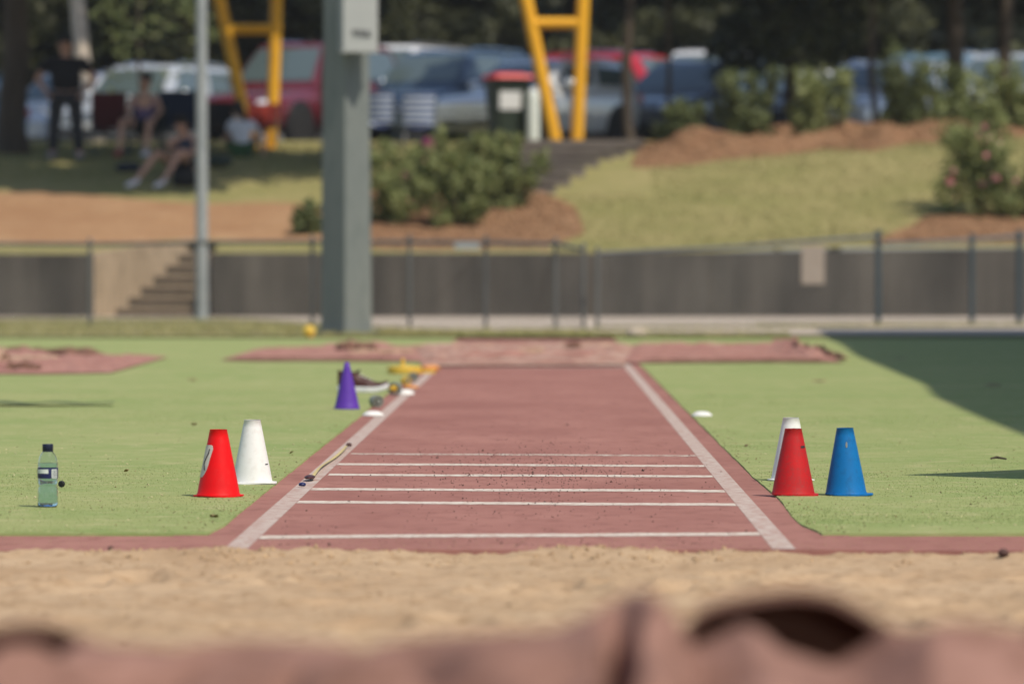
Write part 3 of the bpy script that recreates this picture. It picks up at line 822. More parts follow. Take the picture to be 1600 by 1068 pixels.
def bush(px, Y, w, h, seed):
    rs = random.Random(seed); X = gx(px, Y)
    root = empty('wood_bush', (X, Y, tz(X, Y)), 0, 'olive-green bush at the front of the dark wood', 'bush', 'bushes under the wood')
    C = [(rs.uniform(-.5, .5) * w, rs.uniform(-.4, .4) * w * .6, h * rs.uniform(.15, .95)) for _ in range(16)]
    mb = MB()
    for c in C[:7]: mb.tube([(0, 0, -.1), (c[0] * .4, c[1] * .4, c[2] * .6), c], [.05, .03, .01], 5)
    mb.build('stems', M['bark'], root, True)
    link(bpy.data.objects.new('foliage', leaf_cloud('foliage', C, [rs.uniform(.3, .62) for _ in C], 2600, .12, 'leafo', .9, .3)), root)
M['leafo'] = leafmat('olive_leaf', (.035, .040, .018), (.10, .105, .045))
for i, (px, Y, w, h) in enumerate(((560, 107.5, 2.6, 3.6), (660, 106.5, 2.4, 3.9), (735, 108.5, 2.0, 3.3), (300, 108, 2.2, 3.2), (945, 108, 2.0, 3.0), (1130, 107, 1.8, 3.4), (1320, 106.5, 2.0, 3.6), (1440, 108, 2.2, 3.0), (60, 108, 2.2, 3.6))): bush(px, Y, w, h, 60 + i)
def shrub(name, px, py, w, h, label, leaf='leafs', seed=1, n=2600, ls=.055, flowers=0, fcol='pink', group=None, depth=None, Y=None):
    rs = random.Random(seed)
    if Y is None: X, Y, Z = hit(px, py)
    else: X = gx(px, Y); Z = tz(X, Y)
    root = empty(name, (X, Y, Z - .02), 0, label, 'shrub', group)
    mb = MB(); C = []; Rr = []
    for i in range(15):
        a = rs.uniform(0, 6.28); f = rs.uniform(.3, 1.0); r = w * .52 * rs.random() ** .5 * (.75 + .35 * f)
        e = Vector((math.cos(a) * r, math.sin(a) * r * .8, h * f * rs.uniform(.85, 1.08)))
        mb.tube([(0, 0, -.05), e * .5 + Vector((rs.uniform(-.04, .04), 0, .05)), e], [.018, .012, .005], 5)
        for t in (1.0, .72):
            c = e * t; C.append((c.x, c.y, c.z - .03)); Rr.append(rs.uniform(.10, .20) * (w + h) * .5)
    for i in range(7):
        a = rs.uniform(0, 6.28); r = w * .40 * rs.random() ** .5
        C.append((math.cos(a) * r, math.sin(a) * r, h * rs.uniform(.12, .35))); Rr.append(.19 * (w + h) * .5)
    mb.build('stems', M['stem'], root, True)
    me = leaf_cloud('foliage', C, Rr, n, ls, leaf, 1.15, .2)
    link(bpy.data.objects.new('foliage', me), root)
    for i in range(flowers):
        c = C[rs.randrange(len(C))]; k = rs.uniform(.8, 1.1)
        a = rs.uniform(3.4, 6.0)
        p = Vector(c) + Vector((math.cos(a), -abs(math.sin(a)) - .4, rs.uniform(-.2, .6))).normalized() * .17 * k
        fm = leaf_cloud('blossom', [tuple(p)], [.045], 16, .04, fcol, 1, .2)
        link(bpy.data.objects.new('blossom', fm), root)
    return root
shrub('shrub', 618, 352, .95, 1.05, 'broad green shrub just right of the thick pole', seed=1, n=2600, flowers=2)
shrub('shrub', 716, 357, 1.0, .98, 'middle green shrub of the clump right of the thick pole', seed=2, n=3600)
shrub('shrub', 700, 292, 1.3, .72, 'rounded green shrub at the top of the middle clump', seed=3, n=3600)
shrub('shrub', 796, 328, .85, 1.02, 'bushy shrub at the right of the middle clump by the steps', seed=4, n=3600)
shrub('shrub', 640, 300, .8, .7, 'small pinkish-tipped shrub behind the broad shrub', seed=5, n=2000, flowers=3)
shrub('shrub', 480, 368, .55, .48, 'small low shrub left of the thick pole', 'leaft', seed=6, n=1100)
for i, (px, py, w, h, lab, lf, Yy) in enumerate((
        (1062, 226, .75, .78, 'small dark shrub at the left end of the upper mulch bed', 'leaft', 82.0),
        (1165, 215, .95, 1.15, 'tall shrub between the dark grey car and the next shrub', 'leaft', 83.2),
        (1272, 212, 1.15, 1.12, 'full round green shrub in the middle of the upper mulch bed', 'leafs', 82.6),
        (1418, 205, 1.05, 1.3, 'tall rounded shrub right of the thin trunk', 'leaft', 83.0),
        (1500, 205, .9, 1.0, 'shrub behind the flowering oleander near the thick leaning trunk', 'leaft', 84.0),
        (1592, 208, 1.0, 1.25, 'shrub at the far right edge above the flowers', 'leafs', 83.5))):
    shrub('shrub', px, py, w, h, lab, lf, seed=20 + i, n=3000, Y=Yy)
shrub('oleander', 1530, 338, 1.25, 1.8, 'tall oleander with pink flowers at the right of the lawn', 'leafs', 41, 3000, .055, 18)
shrub('oleander', 1592, 350, .85, 1.15, 'low pink-flowered oleander at the right edge above the wall', 'leafs', 43, 1800, .05, 6)

# ------------------------------------------------------------------ parked cars
def paintmat(n, c): return mat('car_paint_' + n, c, .22, metal=.15, coat=1.0, spec=.6)
PM = {'red': paintmat('red', (.14, .020, .030)), 'blue': paintmat('blue', (.05, .085, .135)), 'silver': paintmat('silver', (.46, .50, .55)),
      'white': paintmat('white', (.72, .73, .74)), 'grey': paintmat('grey', (.16, .18, .21)), 'teal': paintmat('teal', (.10, .19, .25)), 'bred': paintmat('bright_red', (.55, .03, .05)),
      'sky': paintmat('sky_blue', (.06, .20, .30))}
M['glass'] = mat('car_glass', (.085, .115, .115), .05, spec=1.0, coat=1.0)
M['tyre'] = mat('tyre', (.02, .02, .021), .85); M['rim'] = mat('alloy_rim', (.45, .46, .47), .35, metal=.7)
M['trim'] = mat('black_trim', (.02, .021, .023), .55)
M['lamp'] = mat('headlamp', (.70, .74, .78), .12, coat=.8); M['tail'] = mat('tail_lamp', (.40, .02, .02), .2, coat=.6)
M['chrome'] = mat('chrome', (.75, .76, .78), .12, metal=1.0)
M['plate'] = mat('number_plate', (.62, .62, .58), .5)
def car(px, Y, head, paint, label, L=4.5, W=1.82, H=1.5, kind='sedan', dz=0.0):
    X = gx(px, Y)
    root = empty('parked_car', (X, Y, tz(X, Y) + .02 + dz), R(head), label, 'car', 'cars in the car park')
    pm = PM[paint]; hw = W / 2
    suv = H > 1.62
    hood = .98 if suv else .88; belt = 1.08 if suv else .95; zb = .30 if suv else .2
    # lower body
    if kind == 'sedan': tail = belt + .02
    else: tail = belt + .04
    st = [(-.5, .42, .62 * hood + .1, .80), (-.485, zb + .08, hood * .80, .90), (-.44, zb, hood * .90, .97), (-.36, zb, hood * .96, 1.0), (-.24, zb, hood + .02, 1.0), (-.17, zb, belt, 1.0),
          (0, zb, belt + .01, 1.0), (.2, zb, belt + .03, 1.0), (.36, zb, tail, 1.0), (.45, zb + .04, tail - .02, .97), (.49, zb + .15, tail - .08, .90), (.5, .45, tail - .25, .84)]
    P = []
    for (t, a, b, k) in st:
        y = t * L; w = hw * k; mid = a + (b - a) * .5
        half = [(0, a), (w * .86, a), (w * .97, a + .08), (w, mid), (w * .985, b - .16), (w * .93, b - .05), (w * .78, b), (0, b + .035)]
        P.append([(x, y, z) for x, z in half] + [(-x, y, z) for x, z in half[-2:0:-1]])
    mb = MB()
    for row in P: row.append(row[0])
    mb.grid(P); mb.add(P[0][:-1], [tuple(range(len(P[0]) - 1))]); mb.add(P[-1][:-1], [tuple(range(len(P[-1]) - 1))])
    mb.build('body', pm, root, 50)
    # cabin
    if kind == 'sedan': b0, b1, r0, r1 = -.19, .36, -.03, .20
    elif kind == 'van': b0, b1, r0, r1 = -.33, .485, -.20, .47
    else: b0, b1, r0, r1 = -.21, .47, -.055, .40
    zb_, zr = belt - .03, H
    def ring(z, f):
        y0 = (b0 + (r0 - b0) * f) * L; y1 = (b1 + (r1 - b1) * f) * L; w = hw * (.95 - .23 * f ** 1.2)
        return y0, y1, w, z
    levels = [(0, zb_), (.5, zb_ + (zr - zb_) * .55), (.86, zr - .09), (.96, zr - .025)]
    P = []
    for f, z in levels:
        y0, y1, w, z = ring(z, f); c = .10
        bow = .10
        P.append([(-w, y0 + c + bow, z), (-w * .93, y0 + bow * .6, z), (-w * .5, y0 + bow * .2, z), (0, y0, z), (w * .5, y0 + bow * .2, z), (w * .93, y0 + bow * .6, z), (w, y0 + c + bow, z), (w, (y0 + y1) / 2, z),
                  (w, y1 - c, z), (w * .92, y1, z), (0, y1 + .03, z), (-w * .92, y1, z), (-w, y1 - c, z), (-w, (y0 + y1) / 2, z)])
    top = [(x * .72, y * .86 + .14 * (r0 + r1) / 2 * L, zr) for x, y, z in P[-1]]
    P.append(top)
    for row in P: row.append(row[0])
    mb = MB(); mb.grid(P); mb.add(top[:-1], [tuple(range(len(top) - 1))])
    mb.build('cabin', pm, root, 40)
    def pane(name, i0, i1, f0, f1, off, inset=.0):
        rows = []
        for f in (f0, (f0 + f1) / 2, f1):
            z = zb_ + (zr - zb_) * (f * .55 / .5 if f <= .5 else .55 + (f - .5) * (.45 - .09 / (zr - zb_)) / .36)
            # interpolate ring at height fraction
            import bisect
            for (fa, za), (fb, zb2) in zip(levels, levels[1:]):
                if f <= fb + 1e-6:
                    t = (f - fa) / (fb - fa); A = P[levels.index((fa, za))]; B = P[levels.index((fb, zb2))]; break
            row = []
            for i in range(i0, i1 + 1):
                a, b = A[i % 14], B[i % 14]
                row.append(Vector([a[q] + (b[q] - a[q]) * t for q in range(3)]))
            # pull ends inward
            row[0] = row[0].lerp(row[1], inset); row[-1] = row[-1].lerp(row[-2], inset)
            rows.append([tuple(v + Vector(off)) for v in row])
        mb = MB(); mb.grid(rows); mb.build(name, M['glass'], root, 50)
    pane('windscreen', 1, 5, .12, .84, (0, -.012, .012), .12)
    pane('rear_window', 9, 11, .30, .84, (0, .012, .010), .08)
    for i, (i0, sx) in enumerate(((6, 1), (12, -1))):
        if sx > 0:
            pane('side_window', 6, 7, .18, .82, (.012, 0, 0), .08); pane('side_window', 7, 8, .18, .82, (.012, 0, 0), .08)
        else:
            pane('side_window', 12, 13, .18, .82, (-.012, 0, 0), .08); pane('side_window', 13, 14, .18, .82, (-.012, 0, 0), .08)
    wr = .36 if suv else .315
    for sx in (-1, 1):
        for y in (-.315 * L, .30 * L):
            Mx = Matrix.Rotation(math.pi / 2, 3, 'Y')
            mb = MB(); mb.lathe([(wr + .07, -.03), (wr + .07, .012), (0, .012)], 20, (sx * hw * .992, y, wr + .02), Mx if sx > 0 else Matrix.Rotation(-math.pi / 2, 3, 'Y')); mb.build('wheel_arch', M['trim'], root, True)
            mb = MB(); mb.lathe([(wr * .66, -.10), (wr * .95, -.10), (wr, -.06), (wr, .06), (wr * .95, .10), (wr * .66, .10)], 20, (sx * (hw - .075), y, wr), Mx); w_ = mb.build('wheel', M['tyre'], root, 50)
            mb = MB(); mb.lathe([(wr * .67, -.02), (wr * .67, .085), (wr * .5, .075), (wr * .15, .095), (0, .10)], 10, (sx * (hw - .075), y, wr), Mx if sx > 0 else Matrix.Rotation(-math.pi / 2, 3, 'Y')); mb.build('rim', M['rim'], w_, 30)
        mb = MB(); mb.lathe([(0, -1), (.6, -.8), (1, 0), (.6, .8), (0, 1)], 10, (sx * hw * .70, -.472 * L, hood * .74), Matrix(((.23, 0, 0), (sx * .0, .10, 0), (0, 0, .085))).transposed() if False else Matrix.Diagonal((.24, .13, .085))); mb.build('headlight', M['lamp'], root, True)
        mb = MB(); mb.box((sx * hw * .80, .487 * L, belt * .86), (.22, .10, .20), bev=.03); mb.build('tail_light', M['tail'], root)
        mb = MB(); mb.lathe([(0, -1), (.7, -.7), (1, 0), (.7, .7), (0, 1)], 8, (sx * (hw + .09), b0 * L + .42, belt + .08), Matrix.Diagonal((.12, .08, .085))); mb.build('mirror', pm, root, True)
    if kind != 'sedan':
        for sx in (-1, 1):
            mb = MB(); x = sx * hw * .60; mb.tube([(x, (r0 + .05) * L, zr - .02), (x, (r0 + .07) * L, zr + .035), (x, ((r0 + r1) / 2) * L, zr + .05), (x, (r1 - .05) * L, zr + .035), (x, (r1 - .03) * L, zr - .02)], .018, 8); mb.build('roof_rail', M['chrome'], root, True)
    mb = MB(); mb.tube([(-W * .2, -.488 * L - .045, hood * .72), (0, -.488 * L - .06, hood * .73), (W * .2, -.488 * L - .045, hood * .72)], .018, 8); mb.build('grille_bar', M['chrome'], root, True)
    mb = MB(); mb.box((0, -.488 * L, hood * .66), (W * .42, .08, .13), bev=.03); mb.build('grille', M['trim'], root)
    mb = MB(); mb.box((0, -.487 * L, zb + .17), (W * .62, .09, .14), bev=.03); mb.build('lower_intake', M['trim'], root)
    mb = MB(); mb.box((0, -.5 * L - .012, hood * .50), (.37, .012, .115)); mb.build('number_plate', M['plate'], root)
    return root
car(470, 92.6, -30, 'red', 'dark red four-wheel drive behind the left yellow frame', 4.6, 1.86, 1.84, 'suv')
car(695, 92.4, -32, 'blue', 'dark blue wagon parked right of the thick pole', 4.5, 1.82, 1.70, 'suv')
car(838, 89.6, -34, 'white', 'pale hatchback whose nose shows left of the wheelie bin', 4.1, 1.74, 1.44, 'hatch')
car(905, 93.6, 28, 'white', 'white hatchback behind the yellow frame at the steps', 4.1, 1.74, 1.46, 'hatch')
car(1085, 92.8, -30, 'grey', 'dark grey sedan behind the slim trunk', 4.7, 1.84, 1.52, 'suv')
car(235, 95.0, -28, 'silver', 'pale silver car behind the seated girl at left', 4.4, 1.78, 1.56, 'hatch')
car(-105, 97.5, -25, 'sky', 'bright blue car mostly hidden by the big trunk at far left', 4.2, 1.76, 1.5, 'hatch')
car(625, 102, -20, 'white', 'white van roof rising behind the dark blue wagon', 4.9, 1.9, 2.16, 'van')
car(1000, 101, 60, 'bred', 'bright red car with only its upper half showing behind the slim trunk', 4.6, 1.85, 1.98, 'suv')
car(1128, 102.5, -20, 'white', 'white car roof showing above the dark grey sedan', 4.8, 1.88, 2.06, 'van')
car(1372, 94.0, -30, 'white', 'white car glimpsed behind the thin trunk and shrubs', 4.4, 1.8, 1.5, 'hatch')
car(1450, 98.0, -25, 'teal', 'blue-grey car glimpsed left of the thick leaning trunk', 4.5, 1.82, 1.8, 'suv')
car(1580, 96.0, -25, 'silver', 'silver car glimpsed through the trees at the right edge', 4.5, 1.82, 1.72, 'suv')
car(790, 104, -25, 'grey', 'grey car roof far back between the blue wagon and the yellow frame', 4.5, 1.82, 1.9, 'suv')
car(120, 103, -25, 'white', 'white car far back behind the standing man', 4.5, 1.82, 1.7, 'suv')

car(1265, 105, -25, 'white', 'white car far back behind the full round shrub', 4.5, 1.82, 1.75, 'suv')
car(1405, 106, -25, 'silver', 'silver car far back right of the thin trunk', 4.5, 1.82, 1.9, 'suv')
car(1525, 106.5, -25, 'white', 'white van far back between the two leaning trunks', 4.8, 1.88, 2.1, 'van')
car(1640, 105, -25, 'bred', 'bright red car far back at the right edge', 4.5, 1.82, 1.8, 'suv')
car(895, 105.5, -25, 'silver', 'silver roof far back between the legs of the yellow frame at the steps', 4.5, 1.82, 1.9, 'suv')
car(370, 103, -25, 'white', 'white car far back left of the dark red four-wheel drive', 4.5, 1.82, 1.7, 'hatch')
# ------------------------------------------------------------------ wheelie bin, bollard, striped chairs
M['bin'] = mat('dark_green_bin', (.022, .034, .022), .5); M['binlid'] = mat('red_bin_lid', (.52, .03, .03), .45)
M['notice'] = mat('white_notice', (.55, .56, .56), .6, (.62, .62, .62), None, 20)
X, Y = gx(793, 86.4), 86.4
b = empty('wheelie_bin', (X, Y, tz(X, Y)), R(18), 'dark green wheelie bin with a red lid and a white notice', 'bin')
mb = MB(); mb.box((0, 0, .56), (.50, .54, .92), taper=1.22, bev=.05); mb.build('body', M['bin'], b, 30)
mb = MB(); mb.box((0, -.03, 1.05), (.70, .76, .06), taper=.9, bev=.05); mb.box((0, .0, 1.09), (.5, .5, .035), taper=.8, bev=.05); mb.build('lid', M['binlid'], b, 30)
mb = MB(); mb.box((-.05, -.312, .70), (.36, .008, .36)); mb.build('notice', M['notice'], b)
mb = MB(); mb.tube([(-.25, .36, 1.0), (.25, .36, 1.0)], .018, 8); mb.build('handle', M['bin'], b)
for sx in (-1, 1):
    mb = MB(); mb.lathe([(.10, -.025), (.10, .025)], 16, (sx * .25, .25, .10), Matrix.Rotation(math.pi / 2, 3, 'Y')); mb.build('wheel', M['tyre'], b, 30)
X, Y = gx(833, 86.0), 86.0
bo = empty('bollard', (X, Y, tz(X, Y) - .03), 0, 'pale blue-white post between the bin and the yellow frame', 'bollard')
mb = MB(); mb.lathe([(.10, 0), (.10, .75), (.085, .83), (.05, .86), (0, .865)], 16); mb.build('shaft', M['silverp'] if 'silverp' in M else M['labelw'], bo, True)

def stripes():
    m, N, L, P = nodes('blue_white_stripes')
    tc = N.new('ShaderNodeTexCoord'); sp = N.new('ShaderNodeSeparateXYZ'); L.new(tc.outputs['Object'], sp.inputs[0])
    mt = N.new('ShaderNodeMath'); mt.operation = 'SINE'; mu = N.new('ShaderNodeMath'); mu.operation = 'MULTIPLY'; mu.inputs[1].default_value = 66
    L.new(sp.outputs[2], mu.inputs[0]); L.new(mu.outputs[0], mt.inputs[0])
    ra = N.new('ShaderNodeValToRGB'); ra.color_ramp.elements[0].position = .35; ra.color_ramp.elements[1].position = .55
    ra.color_ramp.elements[0].color = (.06, .09, .24, 1); ra.color_ramp.elements[1].color = (.50, .56, .66, 1)
    ad = N.new('ShaderNodeMath'); ad.operation = 'MULTIPLY_ADD'; ad.inputs[1].default_value = .5; ad.inputs[2].default_value = .5
    L.new(mt.outputs[0], ad.inputs[0]); L.new(ad.outputs[0], ra.inputs[0]); L.new(ra.outputs[0], P.inputs['Base Color']); P.inputs['Roughness'].default_value = .9
    return m
M['stripe'] = stripes()
M['cred'] = mat('dark_red_canvas', (.09, .012, .014), .9); M['cnavy'] = mat('navy_canvas', (.010, .018, .040), .9); M['cblack'] = mat('black_canvas', (.012, .012, .013), .9)
M['cbred'] = mat('red_canvas', (.26, .03, .02), .9)
def chair(px, Y, rz, canvas, label, h=.92, w=.52, py=None):
    X = gx(px, Y)
    r = empty('camp_chair', (X, Y, tz(X, Y)), R(rz), label, 'chair', 'folding camp chairs on the bank')
    P = [[(w * (u - .5), -.22 + .44 * v, .42 - .05 * math.sin(math.pi * u) - .04 * v) for v in np.linspace(0, 1, 5)] for u in np.linspace(0, 1, 7)]
    mb = MB(); mb.grid(P); mb.build('seat', M[canvas], r, True)
    P = [[(w * (u - .5), .22 + .10 * v + .05 * math.sin(math.pi * u), .40 + (h - .40) * v) for v in np.linspace(0, 1, 6)] for u in np.linspace(0, 1, 7)]
    mb = MB(); mb.grid(P); mb.grid([[(x, y + .012, z) for x, y, z in row] for row in P]); mb.build('backrest', M[canvas], r, True)
    for sx in (-1, 1):
        mb = MB(); mb.box((sx * (w / 2 + .03), -.02, .62), (.07, .46, .025), bev=.02); mb.build('armrest', M[canvas], r)
        for (a, b_) in (((sx * w / 2, -.24, 0), (sx * w / 2, .22, .42)), ((sx * w / 2, .26, 0), (sx * w / 2, -.22, .62)), ((sx * w / 2, -.24, .0), (-sx * w / 2, -.22, .42)), ((sx * w / 2, .24, 0), (sx * (w / 2), .33, h))):
            mb = MB(); mb.tube([a, b_], .010, 6); mb.build('leg', M['darkpost'], r)
    return r
chair(598, 82.0, 175, 'stripe', 'blue and white striped folding chair next to the thick pole', .86, .42)
chair(652, 82.0, 188, 'stripe', 'blue and white striped folding chair left of the pale hatchback nose', .86, .50)
chair(172, 80.8, 8, 'cred', 'dark red camp chair between the standing man and the girl', .95)
chair(226, 80.4, -8, 'cblack', 'black camp chair under the girl in the purple top', .80)
chair(278, 80.6, 6, 'cnavy', 'navy camp chair behind the person in white shoes', .98, .56)
chair(343, 81.0, 12, 'cblack', 'black camp chair behind the person in white', .80)
chair(404, 81.6, -10, 'cbred', 'red camp chair between the legs of the yellow frame', .74, .46)
def sack(name, px, py, d, m, label, cat, seed=0, Y=None, z=None):
    if Y is None: X, Y, Z = hit(px, py)
    else: X = gx(px, Y); Z = z if z is not None else tz(X, Y)
    mb = MB(); P = []
    for i in range(9):
        th = math.pi * i / 8; row = []
        for j in range(15):
            ph = 2 * math.pi * j / 14; v = Vector((math.sin(th) * math.cos(ph), math.sin(th) * math.sin(ph), math.cos(th)))
            jj = j % 14
            k = 1 + .16 * mnoise.noise(v * 1.7 + Vector((seed, 0, 0)))
            row.append((v.x * d[0] / 2 * k, v.y * d[1] / 2 * k, max(-.8, v.z) * d[2] / 1.8 * k + d[2] * .444))
        P.append(row)
    mb.grid(P); o = mb.build(name, M[m], None, 'full', (X, Y, Z)); tag(o, label, cat); return o
sack('sports_bag', 290, 292, (.42, .3, .24), 'cblack', 'black sports bag beside the white-shoed person', 'bag', 1)
sack('sports_bag', 342, 262, (.40, .3, .20), 'leafbag' if 'leafbag' in M else 'bin', 'dark green bag left of the person in white', 'bag', 2)
sack('sports_bag', 200, 268, (.42, .28, .13), 'cnavy', 'flat dark bag at the feet of the girl in purple', 'bag', 3)
sack('magenta_bag', 672, 240, (.30, .24, .32), 'magenta', 'small magenta bag just above the middle shrub clump', 'bag', 4, Y=80.3)

# ------------------------------------------------------------------ people
M['skin'] = mat('skin', (.42, .24, .17), .6, (.46, .27, .19), None, 6)
M['hair'] = mat('dark_hair', (.018, .014, .012), .6); M['tee'] = mat('black_tee', (.010, .010, .013), .9); M['trou'] = mat('charcoal_trousers', (.030, .030, .034), .9)
M['singlet'] = mat('purple_singlet', (.07, .07, .17), .9, (.16, .10, .17), None, 14); M['shorts'] = mat('black_shorts', (.012, .012, .014), .9)
M['slate'] = mat('slate_singlet', (.045, .05, .075), .9); M['whitetee'] = mat('white_tee', (.62, .62, .66), .9); M['greenb'] = mat('green_shorts', (.03, .08, .03), .9)
M['wshoe'] = mat('white_shoe', (.66, .64, .68), .7); M['rshoe'] = mat('red_shoe', (.28, .03, .035), .7); M['dshoe'] = mat('grey_shoe', (.20, .20, .23), .7)
def skin(name, nodes_, edges, m, parent, sub=2):
    """continuous skinned surface over a skeleton: nodes_ {key: (pos, r)}"""
    keys = list(nodes_); idx = {k: i for i, k in enumerate(keys)}
    me = bpy.data.meshes.new(name); me.from_pydata([nodes_[k][0] for k in keys], [(idx[a], idx[b]) for a, b in edges], [])
    ob = bpy.data.objects.new(name, me); COL.objects.link(ob)
    ob.modifiers.new('skin', 'SKIN'); sl = me.skin_vertices[0].data
    adj = {k: set() for k in keys}
    for a, b in edges: adj[a].add(b); adj[b].add(a)
    seen = set()
    for k in keys:
        r = nodes_[k][1]; sl[idx[k]].radius = (r, r) if not hasattr(r, '__len__') else r
        root = k not in seen; sl[idx[k]].use_root = root
        if root:
            stack = [k]
            while stack:
                q = stack.pop()
                if q in seen: continue
                seen.add(q); stack += list(adj[q])
    sb = ob.modifiers.new('sub', 'SUBSURF'); sb.levels = sub; sb.render_levels = sub
    dg = bpy.context.evaluated_depsgraph_get(); dg.update()
    nm = bpy.data.meshes.new_from_object(ob.evaluated_get(dg))
    bpy.data.objects.remove(ob); nm.name = name
    nm.polygons.foreach_set('use_smooth', [True] * len(nm.polygons)); nm.materials.clear(); nm.materials.append(m)
    return link(bpy.data.objects.new(name, nm), parent)

def person(loc, rz, label, J, top, bottom, shoes, hair='hair', sleeves=True, long_legs=False, cap=None, pony=False, shirt_hem=True, bulk=1.0):
    """J: joints hip, chest, neck, head plus l/r shoulder elbow wrist hip knee ankle toe (local, facing -Y)"""
    root = empty('person', loc, R(rz), label, 'person')
    V = {k: Vector(v) for k, v in J.items()}
    up = (V['head'] - V['neck']).normalized()
    fwd = Vector(J.get('face', (0, -1, 0))).normalized()
    waist = V['hip'].lerp(V['chest'], .5)
    n = {'hip': (V['hip'], (.145, .11)), 'waist': (waist, (.125, .095)), 'chest': (V['chest'], (.15, .11)), 'neck0': (V['neck'], .06),
         'neck1': (V['neck'] + up * .07, .055), 'jaw': (V['head'] - up * .055 + fwd * .02, (.065, .07)), 'skull': (V['head'] + up * .03, (.078, .092)), 'crown': (V['head'] + up * .10, (.05, .06)),
         'nose': (V['head'] - up * .01 + fwd * .105, .012)}
    e = [('hip', 'waist'), ('waist', 'chest'), ('chest', 'neck0'), ('neck0', 'neck1'), ('neck1', 'jaw'), ('jaw', 'skull'), ('skull', 'crown'), ('skull', 'nose')]
    e = e[:-1]; n.pop('nose')
    for s in 'lr':
        sh, el, wr = V[s + 'sh'], V[s + 'el'], V[s + 'wr']; hp, kn, an, to = V[s + 'hip'], V[s + 'kn'], V[s + 'an'], V[s + 'to']
        pd = (wr - el).normalized()
        n[s + 'sh'] = (sh, .058); n[s + 'ua'] = (sh.lerp(el, .5), .048); n[s + 'el'] = (el, .039); n[s + 'fa'] = (el.lerp(wr, .4), .038); n[s + 'wr'] = (wr, .026); n[s + 'palm'] = (wr + pd * .06, (.038, .018)); n[s + 'kn0'] = (wr + pd * .09, (.034, .014))
        n[s + 'hp'] = (hp, .082); n[s + 'th'] = (hp.lerp(kn, .5), .070); n[s + 'kn'] = (kn, .053); n[s + 'ca'] = (kn.lerp(an, .35), .052); n[s + 'an'] = (an, .036); n[s + 'to'] = (to, (.036, .026))
        e += [('chest', s + 'sh'), (s + 'sh', s + 'ua'), (s + 'ua', s + 'el'), (s + 'el', s + 'fa'), (s + 'fa', s + 'wr'), (s + 'wr', s + 'palm'), (s + 'palm', s + 'kn0'),
              ('hip', s + 'hp'), (s + 'hp', s + 'th'), (s + 'th', s + 'kn'), (s + 'kn', s + 'ca'), (s + 'ca', s + 'an'), (s + 'an', s + 'to')]
        sd = pd.cross(fwd); sd = sd.normalized() if sd.length > .1 else Vector((1, 0, 0))
        cu = fwd * .02 + Vector((0, 0, -.01))
        for q in range(4):
            k0 = wr + pd * .085 + sd * (.024 - .016 * q); ln = (.062, .072, .068, .052)[q]
            for t, nmq in ((0, 'a'), (.5, 'b'), (1, 'c')):
                n[f'{s}f{q}{nmq}'] = (k0 + pd * ln * t + cu * t * t, .0085 - .0015 * t)
            e += [(f'{s}f{q}a', f'{s}f{q}b'), (f'{s}f{q}b', f'{s}f{q}c')]
        for t, nmq in ((0, 'a'), (.5, 'b'), (1, 'c')):
            n[f'{s}t{nmq}'] = (wr + pd * (.03 + .05 * t) + sd * (.03 + .028 * t), .010 - .001 * t)
        e += [(s + 'ta', s + 'tb'), (s + 'tb', s + 'tc')]
    skin('body', n, e, M['skin'], root)
    # face details
    rt = fwd.cross(up).normalized()
    mb = MB(); p = V['head'] - up * .01 + fwd * .095
    mb.lathe([(.014, -.02), (.016, -.012), (.008, .012), (.003, .03)], 6, p, Matrix((rt, fwd, up)).transposed()); mb.build('nose', M['skin'], root, True)
    for sx in (-1, 1):
        mb = MB(); mb.lathe([(0, -.010), (.011, 0), (0, .010)], 8, V['head'] + up * .018 + fwd * .088 + rt * sx * .032); mb.build('eye', M['hair'], root, True)
        mb = MB(); mb.lathe([(0, -.028), (.012, -.015), (.016, .008), (0, .028)], 8, V['head'] + rt * sx * .082); mb.build('ear', M['skin'], root, True)
    mb = MB(); mb.box(V['head'] - up * .052 + fwd * .088, (.045, .012, .009)); mb.build('mouth', M['cbred'], root)
    # hair cap
    hn = {'a': (V['head'] + up * .045 - fwd * .018, (.088, .094)), 'b': (V['head'] + up * .115 - fwd * .01, (.055, .06)), 'c': (V['head'] - up * .04 - fwd * .06, (.06, .05))}
    he = [('a', 'b'), ('a', 'c')]
    if pony: hn['d'] = (V['head'] - up * .10 - fwd * .11, .04); hn['e'] = (V['head'] - up * .24 - fwd * .10, .022); he += [('c', 'd'), ('d', 'e')]
    skin('cap' if cap else 'hair', hn, he, M[cap] if cap else M[hair], root)
    if cap:
        mb = MB(); P = [[tuple(V['head'] + up * .055 + rt * (.075 * math.sin(a)) + fwd * (.06 + r * (.03 + .06 * math.cos(a)))) for r in (0, .5, 1)] for a in np.linspace(-1.4, 1.4, 9)]
        mb.grid(P); mb.build('cap_brim', M[cap], root, True)
    # clothes
    tn = {'hip': (V['hip'] + (waist - V['hip']) * .05, (.158, .125)), 'waist': (waist, (.145, .115)), 'chest': (V['chest'], (.167, .126)), 'neck0': (V['chest'].lerp(V['neck'], .72), (.105, .075))}
    te = [('hip', 'waist'), ('waist', 'chest'), ('chest', 'neck0')]
    for s in 'lr':
        tn[s + 'sh'] = (V[s + 'sh'], .070); te.append(('chest', s + 'sh'))
        if sleeves: tn[s + 'ua'] = (V[s + 'sh'].lerp(V[s + 'el'], .62), .064); te.append((s + 'sh', s + 'ua'))
    tn = {k: (p_, tuple(q * bulk for q in r_) if hasattr(r_, '__len__') else r_ * bulk) for k, (p_, r_) in tn.items()}
    skin('shirt', tn, te, M[top], root)
    bn = {'hip': (V['hip'] - Vector((0, 0, .0)), (.160, .124))}; be = []
